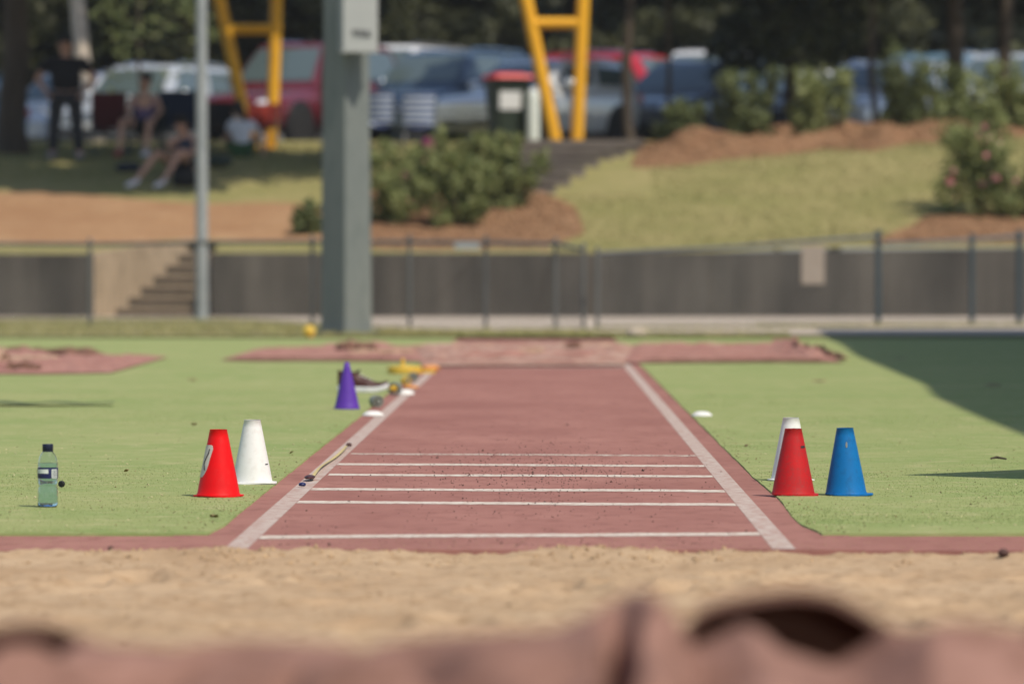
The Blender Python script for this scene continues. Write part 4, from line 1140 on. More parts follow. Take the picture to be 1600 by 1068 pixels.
    for s in 'lr':
        hp, kn, an = V[s + 'hip'], V[s + 'kn'], V[s + 'an']
        bn[s + 'hp'] = (hp, .098); bn[s + 'th'] = (hp.lerp(kn, .6), .088); be += [('hip', s + 'hp'), (s + 'hp', s + 'th')]
        if long_legs:
            bn[s + 'kn'] = (kn, .075); bn[s + 'ca'] = (kn.lerp(an, .5), .072); bn[s + 'an'] = (kn.lerp(an, .93), .066); be += [(s + 'th', s + 'kn'), (s + 'kn', s + 'ca'), (s + 'ca', s + 'an')]
    skin('trousers' if long_legs else 'shorts', bn, be, M[bottom], root)
    for i, s in enumerate('lr'):
        an, to = V[s + 'an'], V[s + 'to']; d = (to - an)
        h = an - d.normalized() * .03
        sn = {'h': (Vector((h.x, h.y, h.z - .03)), (.048, .05)), 'm': (an.lerp(to, .5) + Vector((0, 0, -.012)), (.050, .042)), 't': (to + d.normalized() * .02, (.046, .032)), 'k': (an + (V[s + 'kn'] - an).normalized() * .05, .046)}
        skin('shoe', sn, [('h', 'm'), ('m', 't'), ('h', 'k')], M[shoes[i]], root)
    return root
# standing man, hands on hips
X, Y, Z = hit(103, 249)
J = dict(hip=(0, 0, .93), chest=(0, -.01, 1.28), neck=(0, 0, 1.46), head=(0, -.02, 1.62), lsh=(-.18, 0, 1.40), rsh=(.18, 0, 1.40), lel=(-.33, .05, 1.15), rel=(.33, .05, 1.15), lwr=(-.22, -.06, .98), rwr=(.22, -.06, .98),
         lhip=(-.095, 0, .88), rhip=(.095, 0, .88), lkn=(-.13, -.03, .48), rkn=(.13, -.03, .48), lan=(-.15, 0, .09), ran=(.15, 0, .09), lto=(-.18, -.16, .035), rto=(.18, -.16, .035), face=(.1, -1, -.1))
pm_ = person((X, Y, Z), 0, 'standing person in black t-shirt, cap and dark trousers with hands on hips', J, 'tee', 'trou', ('dshoe', 'dshoe'), long_legs=True, cap='trou', bulk=1.25)
pm_.scale = (1.32, 1.2, 1.04)
# girl on the black chair
X = gx(226, 80.35)
J = dict(hip=(0, .02, .50), chest=(0, -.02, .82), neck=(.0, -.04, .98), head=(.02, -.08, 1.13), lsh=(-.16, -.02, .92), rsh=(.16, -.02, .92), lel=(-.24, -.16, .70), rel=(.25, -.12, .70), lwr=(-.16, -.36, .56), rwr=(.12, -.34, .54),
         lhip=(-.09, 0, .48), rhip=(.09, 0, .48), lkn=(-.30, -.38, .56), rkn=(.10, -.42, .54), lan=(-.34, -.48, .10), ran=(.06, -.52, .10), lto=(-.38, -.64, .04), rto=(.03, -.68, .04), face=(-.35, -1, -.1))
person((X, 80.35, tz(X, 80.35) - .02), 0, 'seated person with dark hair, purple singlet and red shoe on a black camp chair', J, 'singlet', 'shorts', ('rshoe', 'wshoe'), sleeves=False)
# person sitting on the slope, white shoes towards us
X, Y, Z = hit(288, 276)
J = dict(hip=(.02, .0, .13), chest=(.0, .02, .44), neck=(-.02, -.01, .60), head=(-.04, -.07, .73), lsh=(-.17, .0, .53), rsh=(.15, .0, .53), lel=(-.22, -.22, .42), rel=(.20, -.26, .34), lwr=(-.04, -.22, .56), rwr=(-.06, -.38, .34),
         lhip=(-.07, -.03, .12), rhip=(.10, -.03, .12), lkn=(-.36, -.42, .34), rkn=(-.02, -.48, .36), lan=(-.64, -.78, -.075), ran=(-.24, -.86, -.075), lto=(-.76, -.90, -.14), rto=(-.35, -1.0, -.15), face=(-.2, -1, -.15))
person((X, Y, Z), 0, 'person in dark singlet seated on the grass with legs out and white shoes', J, 'slate', 'shorts', ('wshoe', 'wshoe'), sleeves=False, pony=True)
# person in white, seen from behind
X, Y, Z = hit(377, 246)
J = dict(hip=(0, 0, .12), chest=(.02, .06, .42), neck=(-.01, .09, .57), head=(-.06, .10, .70), lsh=(-.16, .06, .50), rsh=(.17, .06, .50), lel=(-.22, .18, .30), rel=(.27, .10, .28), lwr=(-.12, .32, .30), rwr=(.33, .04, .06),
         lhip=(-.09, 0, .11), rhip=(.09, 0, .11), lkn=(-.28, .36, .30), rkn=(.22, .40, .32), lan=(-.10, .60, .12), ran=(.08, .66, .14), lto=(-.05, .74, .08), rto=(.1, .80, .1), face=(-.6, .8, -.1))
person((X, Y, Z), 0, 'person in a white top sitting on the grass by the yellow frame', J, 'whitetee', 'greenb', ('dshoe', 'dshoe'), sleeves=True, pony=True)

# ------------------------------------------------------------------ cones
def cone(name, px, py, h, rb, rt, fl, m, label, off=(0, 0), rz=0, flt=.004, square=True, lean=0):
    X, Y = G(px, py)
    root = empty(name, (X, Y, .003), R(rz), label, 'cone', 'marker cones beside the runway')
    root.rotation_euler = (0, R(lean), R(rz))
    t = .0025
    n = 40; prof = []
    prof = [(rb + .002, .0045), (rb - .0005, .010)]
    for i in range(1, 9): prof.append((rb + (rt - rb) * i / 8, .01 + (h - .01) * i / 8))
    prof += [(rt + .001, h + .001), (rt - t, h + .001)]
    for i in range(8, -1, -1): prof.append((rb - t + (rt - rb) * i / 8, (h - .002) * i / 8 + .001))
    mb = MB(); mb.lathe(prof, n, closed=True); mb.build('shell', M[m], root, 60)
    mb = MB()
    # base flange ring with a hole
    N_ = 40; inner = rb - .004
    vs = []; 
    for k in range(N_):
        a = 2 * math.pi * k / N_; c, s = math.cos(a), math.sin(a)
        if square:
            q = fl / max(abs(c), abs(s)); q = min(q, fl * 1.22)
        else: q = fl
        wob = .0012 * math.sin(3 * a + px)
        vs += [(inner * c, inner * s, .0), (q * c + off[0], q * s + off[1], wob), (q * c + off[0], q * s + off[1], wob + flt), (inner * c, inner * s, flt + .001)]
    fs = []
    for k in range(N_):
        j = (k + 1) % N_
        for q in range(4): fs.append((k * 4 + q, j * 4 + q, j * 4 + (q + 1) % 4, k * 4 + (q + 1) % 4))
    mb.add(vs, fs); mb.build('flange', M[m], root, 50)
    return root
def cone_patch(root, h, rb, rt, outline, m, name, off=.0012, label=None):
    """thin patch wrapped on the shell: outline of (angle deg, height fraction)"""
    rows = []
    for (a0, a1, f) in outline:
        r = rb + (rt - rb) * f + off
        rows.append([(r * math.cos(R(a0 + (a1 - a0) * k / 6)), r * math.sin(R(a0 + (a1 - a0) * k / 6)), .01 + (h - .01) * f) for k in range(7)])
    mb = MB(); mb.grid(rows); o = mb.build(name, m, root, True)
    if label: o['label'] = label
    return o
H = .190
c1 = cone('marker_cone', 341, 776.5, .188, .0605, .0245, .072, 'red', 'bright red cone with a torn paper sticker on its left side', square=False)
cone_patch(c1, .188, .0605, .0245, [(186, 212, .25), (182, 222, .30), (178, 229, .36), (178, 235, .45), (178, 239, .55), (180, 244, .63), (183, 249, .70), (190, 246, .745), (205, 240, .76)], M['paper'], 'paper_sticker', label='torn grey paper sticker')
for a, b_ in (((232, .70), (229, .62)), ((229, .63), (215, .52)), ((215, .53), (211, .46)), ((211, .465), (219, .39)), ((218, .40), (222, .36))):
    pts_ = []
    for t in (0, .5, 1):
        an = a[0] + (b_[0] - a[0]) * t; f = a[1] + (b_[1] - a[1]) * t; r = .0605 + (.0245 - .0605) * f + .0022
        pts_.append((r * math.cos(R(an)), r * math.sin(R(an)), .01 + .178 * f))
    mb = MB(); mb.tube(pts_, .0015, 5); mb.build('pen_stroke', M['ink'], c1)
c2 = cone('marker_cone', 394, 756.5, .190, .060, .0245, .066, 'white', 'white cone just behind the red cone with the sticker', off=(.006, 0))
cone_patch(c2, .190, .060, .0245, [(322, 336, .262), (322, 340, .278)], M['ink'], 'scuff')
c3 = cone('marker_cone', 1236, 751.5, .190, .060, .0245, .072, 'white', 'white cone half hidden behind the scuffed red cone', square=False)
c4 = cone('marker_cone', 1239.5, 774.5, .188, .0605, .0240, .064, 'redold', 'scuffed red cone standing in front of a white cone', off=(.006, 0))
cone_patch(c4, .188, .0605, .0240, [(306, 332, .70), (304, 335, .715), (305, 337, .735)], M['ink'], 'pen_mark')
c5 = cone('marker_cone', 1322, 774.5, .190, .058, .0235, .062, 'blue', 'blue cone right of the scuffed red cone', off=(.013, 0), lean=-1)
cone_patch(c5, .190, .058, .0235, [(270, 276, .70), (268, 278, .745), (272, 276, .79)], M['greyp'], 'smudge')
X, Y = G(542, 639.5)
c6 = empty('marker_cone', (X, Y, .003), 0, 'slim pointed purple cone beside the dark shoe', 'cone', 'marker cones beside the runway')
mb = MB(); mb.lathe([(.060, 0), (.060, .004), (.0565, .012)] + [(.0565 - .0455 * i / 8, .012 + .200 * i / 8) for i in range(1, 9)] + [(.007, .214), (0, .2145)], 32); mb.build('shell', M['purple'], c6, 60)

# ------------------------------------------------------------------ water bottle
X, Y = G(74, 793)
bt = empty('water_bottle', (X, Y, .003), R(0), 'small clear water bottle with navy label and cap on the turf', 'bottle')
prof = [(.0, .004), (.016, .002), (.0235, .0), (.0275, .004), (.0280, .012), (.0272, .018), (.0280, .024), (.0274, .032), (.0278, .040), (.0256, .050), (.0243, .056), (.0262, .064), (.0275, .072),
        (.0272, .078), (.0272, .104), (.0275, .108), (.0272, .116), (.0255, .126), (.0222, .136), (.0175, .144), (.0135, .1485), (.0125, .152), (.0125, .160)]
inner = [(max(0, r - .0008), z + (.0012 if i < 4 else 0)) for i, (r, z) in enumerate(prof)]
mb = MB(); mb.lathe(prof + inner[::-1], 40, closed=False); mb.build('bottle_wall', M['pet'], bt, 'full')
wp = [(r - .0012, z + .0016) for r, z in prof[1:17]]
mb = MB(); mb.lathe([(0, .006)] + wp + [(0, wp[-1][1])], 40); mb.build('water', M['water'], bt, 'full')
mb = MB(); mb.lathe([(.0278, .0765), (.0281, .0775), (.0281, .1045), (.0278, .1055)], 40, closed=False)
mb.f = [f for f in mb.f if len(f) == 4]
mb.build('label', M['label'], bt, True)
def lab(a0, a1, z0, z1, m, nm):
    rows = [[(.0285 * math.cos(R(a0 + (a1 - a0) * k / 8)), .0285 * math.sin(R(a0 + (a1 - a0) * k / 8)), z) for k in range(9)] for z in (z0, z1)]
    mb = MB(); mb.grid(rows); mb.build(nm, M[m], bt, True)
lab(206, 278, .0905, .1015, 'labelw', 'label_print')
lab(297, 335, .0775, .1015, 'labelw', 'barcode_panel')
for i in range(6):
    rows = [[(.0288 * math.cos(R(a)), .0288 * math.sin(R(a)), z) for a in (301, 312, 322, 331)] for z in (.080 + .0035 * i, .0815 + .0035 * i)]
    mb = MB(); mb.grid(rows); mb.build('barcode_bar', M['label'], bt)
mb = MB(); prf = [(.0138, .152), (.0148, .1535), (.0148, .168), (.014, .1695), (0, .170)]; mb.lathe(prf, 24)
mb.build('cap', M['cap'], bt, 40)
mb = MB(); mb.lathe([(.0145, .1485), (.0150, .150), (.0145, .1518), (.0130, .1518)], 24); mb.build('tamper_ring', M['cap'], bt, 40)
X, Y = G(95.5, 762.5)
o = MB().lathe([(0, -.006), (.0085, -.0055), (.0095, -.003), (.0095, .004), (.008, .006), (.005, .0065), (.0045, .012), (0, .0125)], 18, (0, 0, .0095), Matrix.Rotation(R(60), 3, 'Z') @ Matrix.Rotation(R(90), 3, 'Y')).build('bottle_lid', M['black'], None, 50, (X, Y, .003))
tag(o, 'small black lid lying on the turf behind the bottle', 'lid')

# ------------------------------------------------------------------ kit beside the runway
def dome(px, py, r, label, h=.02):
    X, Y = G(px, py)
    o = MB().lathe([(r, 0), (r, .003), (r * .82, h * .55), (r * .55, h * .9), (r * .34, h), (r * .32, h * .8), (r * .5, h * .7), (r * .78, h * .4), (r * .93, .001)], 28, closed=True).build('marker_dome', M['white'], None, 50, (X, Y, .003))
    tag(o, label, 'marker', 'white marker domes'); return o
dome(583, 650, .048, 'white marker dome on the left line nearest the purple cone')
dome(632, 617, .052, 'white marker dome on the left line below the yellow-hubbed reel', .026)
dome(1097, 650.5, .046, 'white marker dome on the turf right of the runway')
# training shoe
X, Y = G(566, 613)
sh = empty('running_shoe', (X, Y, .003), R(-6), 'dark maroon running shoe with white sole behind the purple cone', 'shoe')
def shoe_sec(t):
    w = .030 + .012 * math.sin(math.pi * min(1, t * 1.15)) + (.006 if t > .55 else 0); w *= (1 if .05 < t < .93 else .6)
    return w
P = []
for i in range(15):
    t = i / 14; x = -.13 + .27 * t; w = shoe_sec(t); lift = .022 * max(0, (t - .72) / .28) ** 1.6 + .006 * (t < .05)
    P.append([(x, -w, lift), (x, -w * 1.08, lift + .014), (x, -w, lift + .030 - .006 * t), (x, w, lift + .030 - .006 * t), (x, w * 1.08, lift + .014), (x, w, lift), (x, -w, lift)])
mb = MB(); mb.grid(P); mb.add(P[0][:-1], [tuple(range(6))]); mb.add(P[-1][:-1], [tuple(range(6))]); mb.build('sole', M['foam'], sh, 50)
P = []
for i in range(15):
    t = i / 14; x = -.128 + .262 * t; w = shoe_sec(t) * .95; z0 = .028 - .006 * t + .022 * max(0, (t - .72) / .28) ** 1.6
    hh = .075 + .010 * sm(.12, 0, t) - .012 * sm(.1, .3, t) - .048 * sm(.33, .95, t) + (.016 * math.exp(-((t - .36) / .06) ** 2))
    z1 = z0 + max(.012, hh)
    P.append([(x, -w, z0), (x, -w * .96, z0 + (z1 - z0) * .5), (x, -w * .62, z1), (x, 0, z1 + .004), (x, w * .62, z1), (x, w * .96, z0 + (z1 - z0) * .5), (x, w, z0)])
mb = MB(); mb.grid(P); mb.add(P[0], [tuple(range(7))]); mb.add(P[-1], [tuple(range(7))]); mb.build('upper', M['shoe'], sh, 60)
mb = MB(); mb.lathe([(.024, 0), (.03, .006), (.026, .014), (.018, .008)], 16, (-.085, 0, .092), Matrix.Diagonal((1.3, .9, 1)), closed=True); mb.build('collar', M['black'], sh, True)
mb = MB(); mb.box((-.030, 0, .103), (.045, .035, .012), Matrix.Rotation(R(-28), 3, 'Y'), bev=.01); mb.build('tongue', M['black'], sh)
for i in range(4):
    mb = MB(); mb.tube([(-.008 + .018 * i, -.024, .082 - .009 * i), (-.004 + .018 * i, 0, .090 - .009 * i), (-.008 + .018 * i, .024, .082 - .009 * i)], .003, 5); mb.build('lace', M['foam'], sh)
def reel(px, py, r, w, rz, rim, hub, label, standing=True, handle=True):
    X, Y = G(px, py)
    rt_ = empty('tape_reel', (X, Y, .003), R(rz), label, 'tape reel', 'measuring tape reels by the runway')
    if standing:
        Mx = Matrix.Rotation(math.pi / 2, 3, 'X'); c = (0, 0, r)
    else:
        Mx = Matrix.Identity(3); c = (0, 0, w / 2)
    mb = MB(); mb.lathe([(r * .72, -w * .5), (r * .96, -w * .5), (r, -w * .4), (r, w * .4), (r * .96, w * .5), (r * .72, w * .5)], 24, c, Mx, closed=True); mb.build('rim', M[rim], rt_, 40)
    mb = MB(); mb.lathe([(0, -w * .62), (r * .42, -w * .6), (r * .5, -w * .3), (r * .5, w * .3), (r * .42, w * .6), (0, w * .62)], 20, c, Mx); mb.build('hub', M[hub], rt_, 40)
    for k in range(4):
        a = math.pi / 4 + k * math.pi / 2
        p = Mx @ Vector((math.cos(a) * r * .45, math.sin(a) * r * .45, 0)) + Vector(c); q = Mx @ Vector((math.cos(a) * r * .8, math.sin(a) * r * .8, 0)) + Vector(c)
        mb = MB(); mb.tube([p, q], w * .22, 6); mb.build('spoke', M[rim], rt_)
    if handle:
        p = Vector(c) + Mx @ Vector((-.1 * r, .1 * r, w * .6)); q = p + (Vector((0, 0, .045)) if not standing else Vector((0, -.03, 0)))
        mb = MB(); mb.tube([p, q], [.012, .010], 10); mb.build('handle', M[hub if standing else rim], rt_, True)
    return rt_
reel(588, 637, .028, .05, 25, 'greyp', 'greyp', 'grey-green tape reel standing by the nearest marker dome', True, False)
reel(617, 618, .034, .045, -15, 'greyp', 'yel', 'grey tape reel with a yellow hub behind the second marker dome')
reel(634, 602, .024, .04, 30, 'yel', 'greyp', 'small yellow tape reel beside the yellow-hubbed one', True, False)
reel(646, 597, .028, .04, 10, 'greyp', 'greyp', 'small dark grey reel touching the left white line', True, False)
r_ = reel(632, 584, .105, .045, 0, 'yel', 'yel', 'large yellow open tape reel lying flat with its handle up', False, True)
mb = MB(); mb.box((.14, .0, .012), (.10, .03, .02), bev=.01); mb.build('winding_arm', M['yel'], r_)
sack('rag', 672, 581, (.13, .2, .04), 'orange', 'orange cloth lying at the left line near the far end', 'cloth', 6, Y=gY(581), z=.006)
sack('rag', 642, 612, (.09, .1, .02), 'orange', 'orange tag beside the second marker dome', 'tag', 9, Y=gY(609), z=.006)
# measuring tape along the left line
A = G(541, 700); Bp = G(486, 749)
mb = MB(); pr = []
for i in range(25):
    t = i / 24; x = A[0] + (Bp[0] - A[0]) * t + .006 * math.sin(7 * t); y = A[1] + (Bp[1] - A[1]) * t
    pr.append([(x - .0048, y, .0085 + .002 * math.sin(9 * t)), (x + .0048, y, .0085 + .002 * math.sin(9 * t + .6))])
mb.grid(pr); mb.grid([[(a[0], a[1], a[2] - .0015) for a in row] for row in pr]); o = mb.build('measuring_tape', M['tape']); tag(o, 'yellow measuring tape laid along the left white line', 'tape')
sack('tape_clip', 545, 699, (.022, .05, .014), 'speck', 'dark clip at the far end of the yellow tape', 'clip', 3, Y=gY(699), z=.004)
sack('tape_clip', 484, 750, (.032, .16, .012), 'shoe', 'dark brown clip at the near end of the yellow tape', 'clip', 5, Y=gY(750), z=.004)
sack('pebble', 472, 761, (.022, .03, .012), 'label', 'small blue-grey pebble on the left white line', 'pebble', 7, Y=gY(761), z=.003)
sack('stone', 1568, 865, (.026, .03, .018), 'speck', 'dark stone at the sand edge on the right', 'stone', 8, Y=12.2, z=-.006)
sack('stone', 172, 858, (.012, .02, .014), 'speck', 'tiny dark clod on the sand edge below the bottle', 'stone', 11, Y=12.36, z=-.004)
# bits of bark and leaf on the turf
for (px, py, w, lab_) in ((1560, 722.5, .052, 'dark twig on the turf at the right, above the wedge of shade'),):
    X, Y = G(px, py); mb = MB(); mb.tube([(-w / 2, 0, .014), (-w * .1, .012, .018), (w / 2, -.006, .013)], [.003, .0045, .003], 6); o = mb.build('twig', M['bark'], None, True, (X, Y, 0)); tag(o, lab_, 'twig')
def leaf(px, py, w, lab_, m='leaflit'):
    X, Y = G(px, py); rows = [[(w * (u - .5), (v - .5) * w * 1.3 * math.sin(math.pi * (.08 + .84 * u)), .013 + .004 * math.sin(5 * u + v)) for v in (0, .5, 1)] for u in np.linspace(0, 1, 7)]
    mb = MB(); mb.grid(rows); mb.grid([[(a[0], a[1], a[2] - .001) for a in r] for r in rows]); o = mb.build('fallen_leaf', M[m], None, True, (X, Y, 0)); o.rotation_euler = (0, 0, px); tag(o, lab_, 'leaf', 'leaves on the turf')
leaf(334, 813.5, .02, 'dark leaf on the turf in front of the red cone'); leaf(303, 667, .018, 'dark leaf left of the red cone top')
leaf(1280, 598, .06, 'dull leaf patch on the turf right of the runway'); leaf(1112, 620, .035, 'dull leaf beyond the right marker dome'); leaf(300, 596, .04, 'brown leaf on the turf between the two left tarps')
leaf(1166, 701, .014, 'dark leaf on the turf left of the right-hand cones'); leaf(1551, 604, .09, 'dark leaf inside the big shadow'); leaf(455, 712, .016, 'small leaf by the left runway edge')
leaf(1407, 562, .10, 'dark leaf near the tip of the big shadow'); leaf(197, 741, .014, 'tiny dark leaf right of the bottle')
leaf(139, 524, .12, 'pale scrap on the far turf at left', 'pale')
# thin dark green sheet laid on the turf at the left
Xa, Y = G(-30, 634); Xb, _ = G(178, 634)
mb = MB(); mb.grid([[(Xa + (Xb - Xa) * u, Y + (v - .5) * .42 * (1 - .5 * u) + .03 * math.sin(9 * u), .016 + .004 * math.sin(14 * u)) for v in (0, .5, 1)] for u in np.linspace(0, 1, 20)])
M['strip'] = mat('dark_green_strip', (.05, .075, .03), .9, (.075, .10, .042), None, 12)
o = mb.build('dark_strip', M['strip']); tag(o, 'thin dark green strip lying on the turf at the left edge', 'strip')
# far bits at the pole
X, Y = G(483, 529)
bl = empty('training_ball', (X, Y, .01), 0, 'small yellow-orange ball at the foot of the thick pole', 'ball')
mb = MB(); P = [[(.058 * math.sin(math.pi * i / 12) * math.cos(2 * math.pi * j / 20), .058 * math.sin(math.pi * i / 12) * math.sin(2 * math.pi * j / 20), .058 + .058 * math.cos(math.pi * i / 12)) for j in range(21)] for i in range(13)]; mb.grid(P); mb.build('ball', M['yel'], bl, 'full')
mb = MB(); mb.tube([(.0, -.02, .03), (.03, -.07, .02), (.02, -.09, .004)], .012, 6); mb.build('cord', M['orange'], bl, True)
sack('sandbag', 995, 529, (.20, .2, .09), 'path', 'pale sandbag on the path edge behind the runway end', 'sandbag', 12, Y=gY(530), z=.02)

# ------------------------------------------------------------------ folded pit covers on the far turf
def sheet(name, near, far, m, label, hfun, nu=150, nv=34, base=.010):
    def ip(poly, t):
        s = t * (len(poly) - 1); i = min(int(s), len(poly) - 2); f = s - i; return (poly[i][0] + (poly[i + 1][0] - poly[i][0]) * f, poly[i][1] + (poly[i + 1][1] - poly[i][1]) * f)
    P = []
    for i in range(nu):
        t = i / (nu - 1); a, b = ip(near, t), ip(far, t); row = []
        for j in range(nv):
            v = j / (nv - 1); x = a[0] + (b[0] - a[0]) * v; y = a[1] + (b[1] - a[1]) * v
            e = min(1, 10 * v, 10 * (1 - v), 14 * t, 14 * (1 - t))
            row.append((x, y + .12 * fbm(x, y, 2, 2, 3), base + e * max(0.004, hfun(x, y, t, v))))
        P.append(row)
    mb = MB(); mb.grid(P); o = mb.build(name, M[m], None, 'full'); tag(o, label, 'tarp', 'pit covers lying on the far turf'); return o
M['clothdark'] = mat('dark_brown_cover', (.12, .062, .045), .92, (.22, .125, .09), None, 9, 5, spec=.1)  # darker brown for the bunched folds of the covers
M['clothtan'] = mat('sandy_brown_cover', (.34, .22, .15), .92, (.42, .29, .21), None, 6, 5, spec=.1)
def roll(parent, a, b, r, m, seed=0, nm='bunched_fold'):
    A, B = Vector((*G(*a), 0)), Vector((*G(*b), 0)); P = []
    for i in range(26):
        t = i / 25; c = A.lerp(B, t); rr = 1.55 * r * (.6 + .9 * abs(fbm(t * 5, seed, 1.3, 3, seed))) * min(1, 8 * t + .25, 8 * (1 - t) + .25); row = []
        for k in range(11):
            an = math.pi * k / 10
            w = 1 + .4 * mnoise.noise(Vector((t * 9 + seed, k * .7, seed)))
            row.append((c.x + .01 * math.sin(20 * t + seed), c.y + math.cos(an) * rr * 5 * w, .022 + math.sin(an) * rr * w))
        P.append(row)
    mb = MB(); mb.grid(P); return mb.build(nm, M[m], parent, 'full')
def wr(x, y, s=1): return .055 * s * abs(fbm(x, y * .35, 2.6, 3, 9)) + .034 * s * max(0, fbm(x, y * .5, 7, 2, 4))
tarp_1 = sheet('pit_cover', [G(-60, 586), G(60, 586), G(172, 584)], [G(-60, 553), G(80, 554), G(262, 559)], 'clothfar', 'crumpled red-brown pit cover on the turf at far left',
      lambda x, y, t, v: wr(x, y, 1.2) + (.055 * math.exp(-((v - .86) / .10) ** 2) * (1 - sm(.42, .55, t)) + .035 * math.exp(-((v - .18) / .10) ** 2) * math.exp(-((t - .42) / .15) ** 2)) * (.6 + .8 * abs(fbm(x, y, 4, 2, 2))))
tarp_2 = sheet('pit_cover', [G(345, 564), G(420, 565), G(520, 565), G(668, 566)], [G(400, 547), G(480, 544), G(560, 543), G(680, 543)], 'clothfar', 'red-brown pit cover laid flat behind the purple cone',
      lambda x, y, t, v: wr(x, y, .9) + .06 * math.exp(-((v - .85) / .12) ** 2) * math.exp(-((t - .66) / .16) ** 2) * (.5 + abs(fbm(x, y, 5, 2, 6)) * 1.6))
tarp_3 = sheet('pit_cover', [G(660, 573), G(800, 573), G(975, 572)], [G(640, 541), G(800, 538), G(1000, 540)], 'clothdust', 'sandy crumpled pit cover across the far end of the runway',
      lambda x, y, t, v: wr(x, y, 1.2) + (.05 * math.exp(-((v - .62) / .2) ** 2) * (.3 + 1.6 * abs(fbm(x, y * .6, 3.5, 3, 7)))))
tarp_4 = sheet('pit_cover', [G(965, 568), G(1100, 567), G(1230, 566), G(1318, 567)], [G(985, 542), G(1080, 544), G(1180, 547), G(1268, 550)], 'clothfar', 'long red-brown pit cover stretching right with a bunched dark end',
      lambda x, y, t, v: wr(x, y, .9) + .05 * math.exp(-((v - .8) / .15) ** 2) * (.6 + .5 * fbm(x, y, 3, 2, 5)) + .085 * math.exp(-((t - .84) / .10) ** 2) * (.3 + 1.4 * abs(fbm(x, y * .5, 6, 2, 8))))

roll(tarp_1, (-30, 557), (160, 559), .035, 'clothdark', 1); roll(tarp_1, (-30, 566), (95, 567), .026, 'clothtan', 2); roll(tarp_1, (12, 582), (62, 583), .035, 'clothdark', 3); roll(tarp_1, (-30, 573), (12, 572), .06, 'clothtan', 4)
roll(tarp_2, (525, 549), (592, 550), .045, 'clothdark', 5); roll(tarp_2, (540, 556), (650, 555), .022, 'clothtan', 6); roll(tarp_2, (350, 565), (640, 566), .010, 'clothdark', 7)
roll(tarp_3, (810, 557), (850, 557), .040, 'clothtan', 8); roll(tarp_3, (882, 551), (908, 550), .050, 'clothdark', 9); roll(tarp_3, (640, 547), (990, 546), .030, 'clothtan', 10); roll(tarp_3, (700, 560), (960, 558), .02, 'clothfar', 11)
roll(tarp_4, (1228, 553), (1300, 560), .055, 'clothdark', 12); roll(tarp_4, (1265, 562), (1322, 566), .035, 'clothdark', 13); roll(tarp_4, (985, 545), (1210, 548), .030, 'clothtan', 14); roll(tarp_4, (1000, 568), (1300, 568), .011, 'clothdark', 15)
# ------------------------------------------------------------------ heaped pit cover right before the camera
pc = empty('heaped_pit_cover', (0, 5.0, -.03), 0, 'heap of reddish-brown pit cover blurred across the foreground', 'tarp')
prof = [(-300, 1000), (-110, 1002), (-70, 1012), (-40, 1030), (40, 1050), (90, 1036), (118, 1008), (160, 1010), (200, 1006), (250, 1012), (300, 1000), (350, 998), (400, 1002), (470, 1010), (520, 1018), (540, 1040), (560, 1016), (620, 1006),
        (690, 996), (760, 986), (850, 980), (890, 974), (918, 966), (938, 956), (950, 949), (962, 942), (974, 936), (986, 931), (998, 927), (1010, 926), (1024, 930), (1040, 942), (1056, 966), (1072, 1000), (1085, 1022), (1130, 1004), (1170, 982),
        (1200, 994), (1222, 1018), (1262, 1032), (1310, 1046), (1350, 1022), (1392, 984), (1440, 988), (1500, 998), (1560, 1002), (1574, 1040), (1590, 1060), (1600, 1010), (1620, 985), (1640, 978), (1700, 985), (1900, 1000)]
Yc = 5.0
cv = []
for (a, b_), (c_, d_) in zip(prof, prof[1:]):
    for k in range(9): cv.append((a + (c_ - a) * k / 9, b_ + (d_ - b_) * k / 9))
for _ in range(3): cv = [cv[0]] + [((p[0] + 2 * q[0] + r[0]) / 4, (p[1] + 2 * q[1] + r[1]) / 4) for p, q, r in zip(cv, cv[1:], cv[2:])] + [cv[-1]]
P = []
NYc = 60
for (px, py) in cv:
    py += 7 * sm(130, 220, px) * (1 - sm(860, 920, px))
    X = gx(px, Yc); ztop = gz(py, Yc) + .03
    row = []
    for j in range(NYc):
        v = j / (NYc - 1); Yl = -1.1 + 1.75 * v          # local depth, crest at 0
        s = 1 - sm(.05, .62, Yl) if Yl > 0 else 1 - .34 * sm(0.0, 1.1, -Yl)
        wrk = .030 * fbm(X, Yl, 4.5, 3, 3) + .006 * fbm(X, Yl * 2, 18, 2, 5)
        ph = 17 * X + 13 * Yl + 3.2 * fbm(X, Yl, 2.6, 2, 9)
        fold = .050 * (abs(math.sin(ph * .5)) ** .7 - .6) * sm(0.02, .22, -Yl) * (1 - .85 * math.exp(-((X - .12) / .11) ** 2)) + .022 * math.sin(8 * X - 10 * Yl + 1) * sm(.06, .35, -Yl)
        row.append((X + (.35 * math.exp(-((X + .2) / .15) ** 2)) * Yl + .05 * fbm(X, Yl, 4, 2, 12) * min(1, abs(Yl) * 4), Yl, max(.01, ztop * s + wrk * min(1, .15 + 3 * abs(Yl)) + fold - .09 * math.exp(-((px - 966) / 25) ** 4) * sm(.0, .05, -Yl) - .05 * math.exp(-((px - 360 - 300 * Yl) / 90) ** 2) * sm(.02, .10, -Yl) - .05 * math.exp(-((px - 600 + 500 * Yl) / 45) ** 2) * sm(.03, .12, -Yl))))
    P.append(row)
mb = MB(); mb.grid(P); mb.build('cover_heap', M['cloth'], pc, 'full')
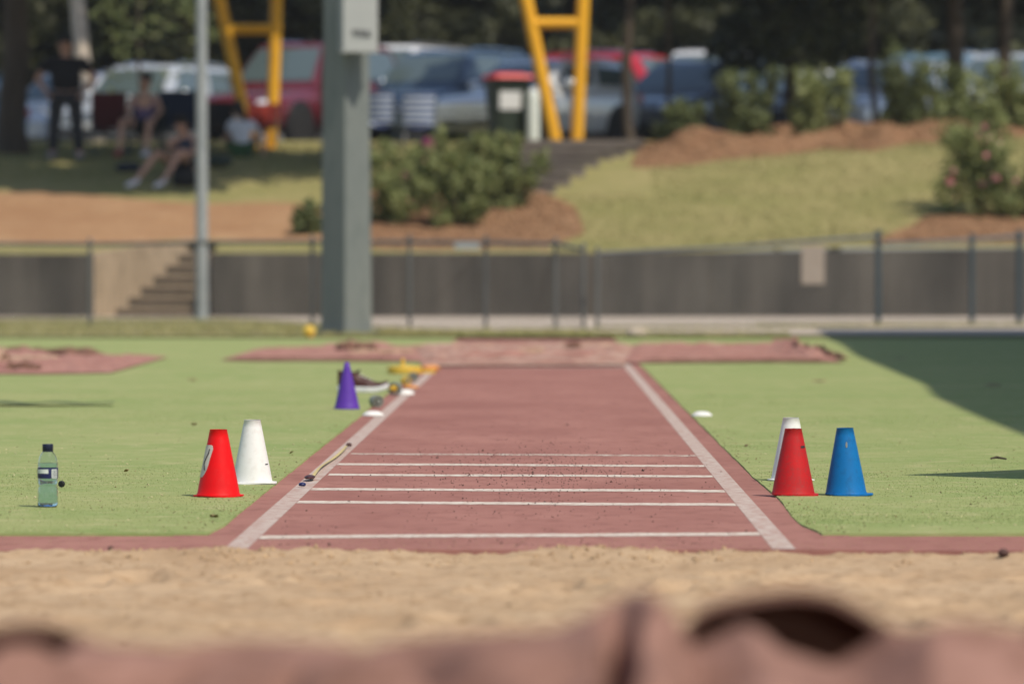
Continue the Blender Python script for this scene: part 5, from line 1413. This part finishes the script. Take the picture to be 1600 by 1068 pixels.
# arched fold with a dark hollow beneath
arch2 = [(-90, 1400), (-82, 1010), (-45, 992), (10, 982), (60, 982), (100, 994), (126, 1014), (136, 1400)]
arch = [(1058, 1400), (1068, 1012), (1076, 985), (1092, 962), (1120, 948), (1160, 940), (1210, 932), (1260, 928), (1310, 936), (1350, 956), (1385, 978), (1425, 1002), (1440, 1400)]
def arch_sheet(dz, dy0, dy1, arch=arch, cx=1235):
    P = []
    for k in range(41):
        t = k / 40 * (len(arch) - 1); i = min(int(t), len(arch) - 2); f = t - i
        f2 = f
        p = (arch[i][0] + (arch[i + 1][0] - arch[i][0]) * f2, arch[i][1] + (arch[i + 1][1] - arch[i][1]) * f2)
        row = []
        for j in range(9):
            v = j / 8; Yl = dy0 + (dy1 - dy0) * v
            zt = gz(p[1], Yc) + .03
            mid = (cx - p[0]) / F * Yc
            row.append((gx(p[0], Yc) + mid * .10 * v, Yl + .03 * math.sin(3.1 * k / 40), (zt + dz) * (1 - .135 * v)))
        P.append(row)
    return P
mb = MB(); top_ = arch_sheet(0, .06, .62); bot_ = arch_sheet(-.008, .06, .62)
mb.grid(top_); mb.grid(bot_); mb.grid([[a[0], b_[0]] for a, b_ in zip(top_, bot_)])
# closed back of the fold
mb.grid([[a[-1], (a[-1][0], a[-1][1] + .05, 0.0)] for a in top_])
mb.build('arched_fold', M['cloth'], pc, 'full')

mb = MB(); top_ = arch_sheet(0, .05, .5, arch2, 20); bot_ = arch_sheet(-.008, .05, .5, arch2, 20)
mb.grid(top_); mb.grid(bot_); mb.grid([[a[0], b_[0]] for a, b_ in zip(top_, bot_)])
mb.grid([[a[-1], (a[-1][0], a[-1][1] + .05, 0.0)] for a in top_])
mb.build('arched_fold', M['cloth'], pc, 'full')

# ------------------------------------------------------------------ hot dusty air between the camera and the far bank
mb = MB(); mb.box((0, 350, 7.2), (1300, 1160, 17))
hz = bpy.data.materials.new('warm_haze'); hz.use_nodes = True
hn = hz.node_tree.nodes; hn.remove(hn['Principled BSDF'])
pv = hn.new('ShaderNodeVolumePrincipled'); pv.inputs['Color'].default_value = (.88, .90, .92, 1); pv.inputs['Density'].default_value = .00024; pv.inputs['Anisotropy'].default_value = .1
hz.node_tree.links.new(pv.outputs[0], hn['Material Output'].inputs['Volume'])
o = mb.build('haze', hz); o['kind'] = 'stuff'; o['label'] = 'thin warm haze over the whole sports ground'; o['category'] = 'haze'
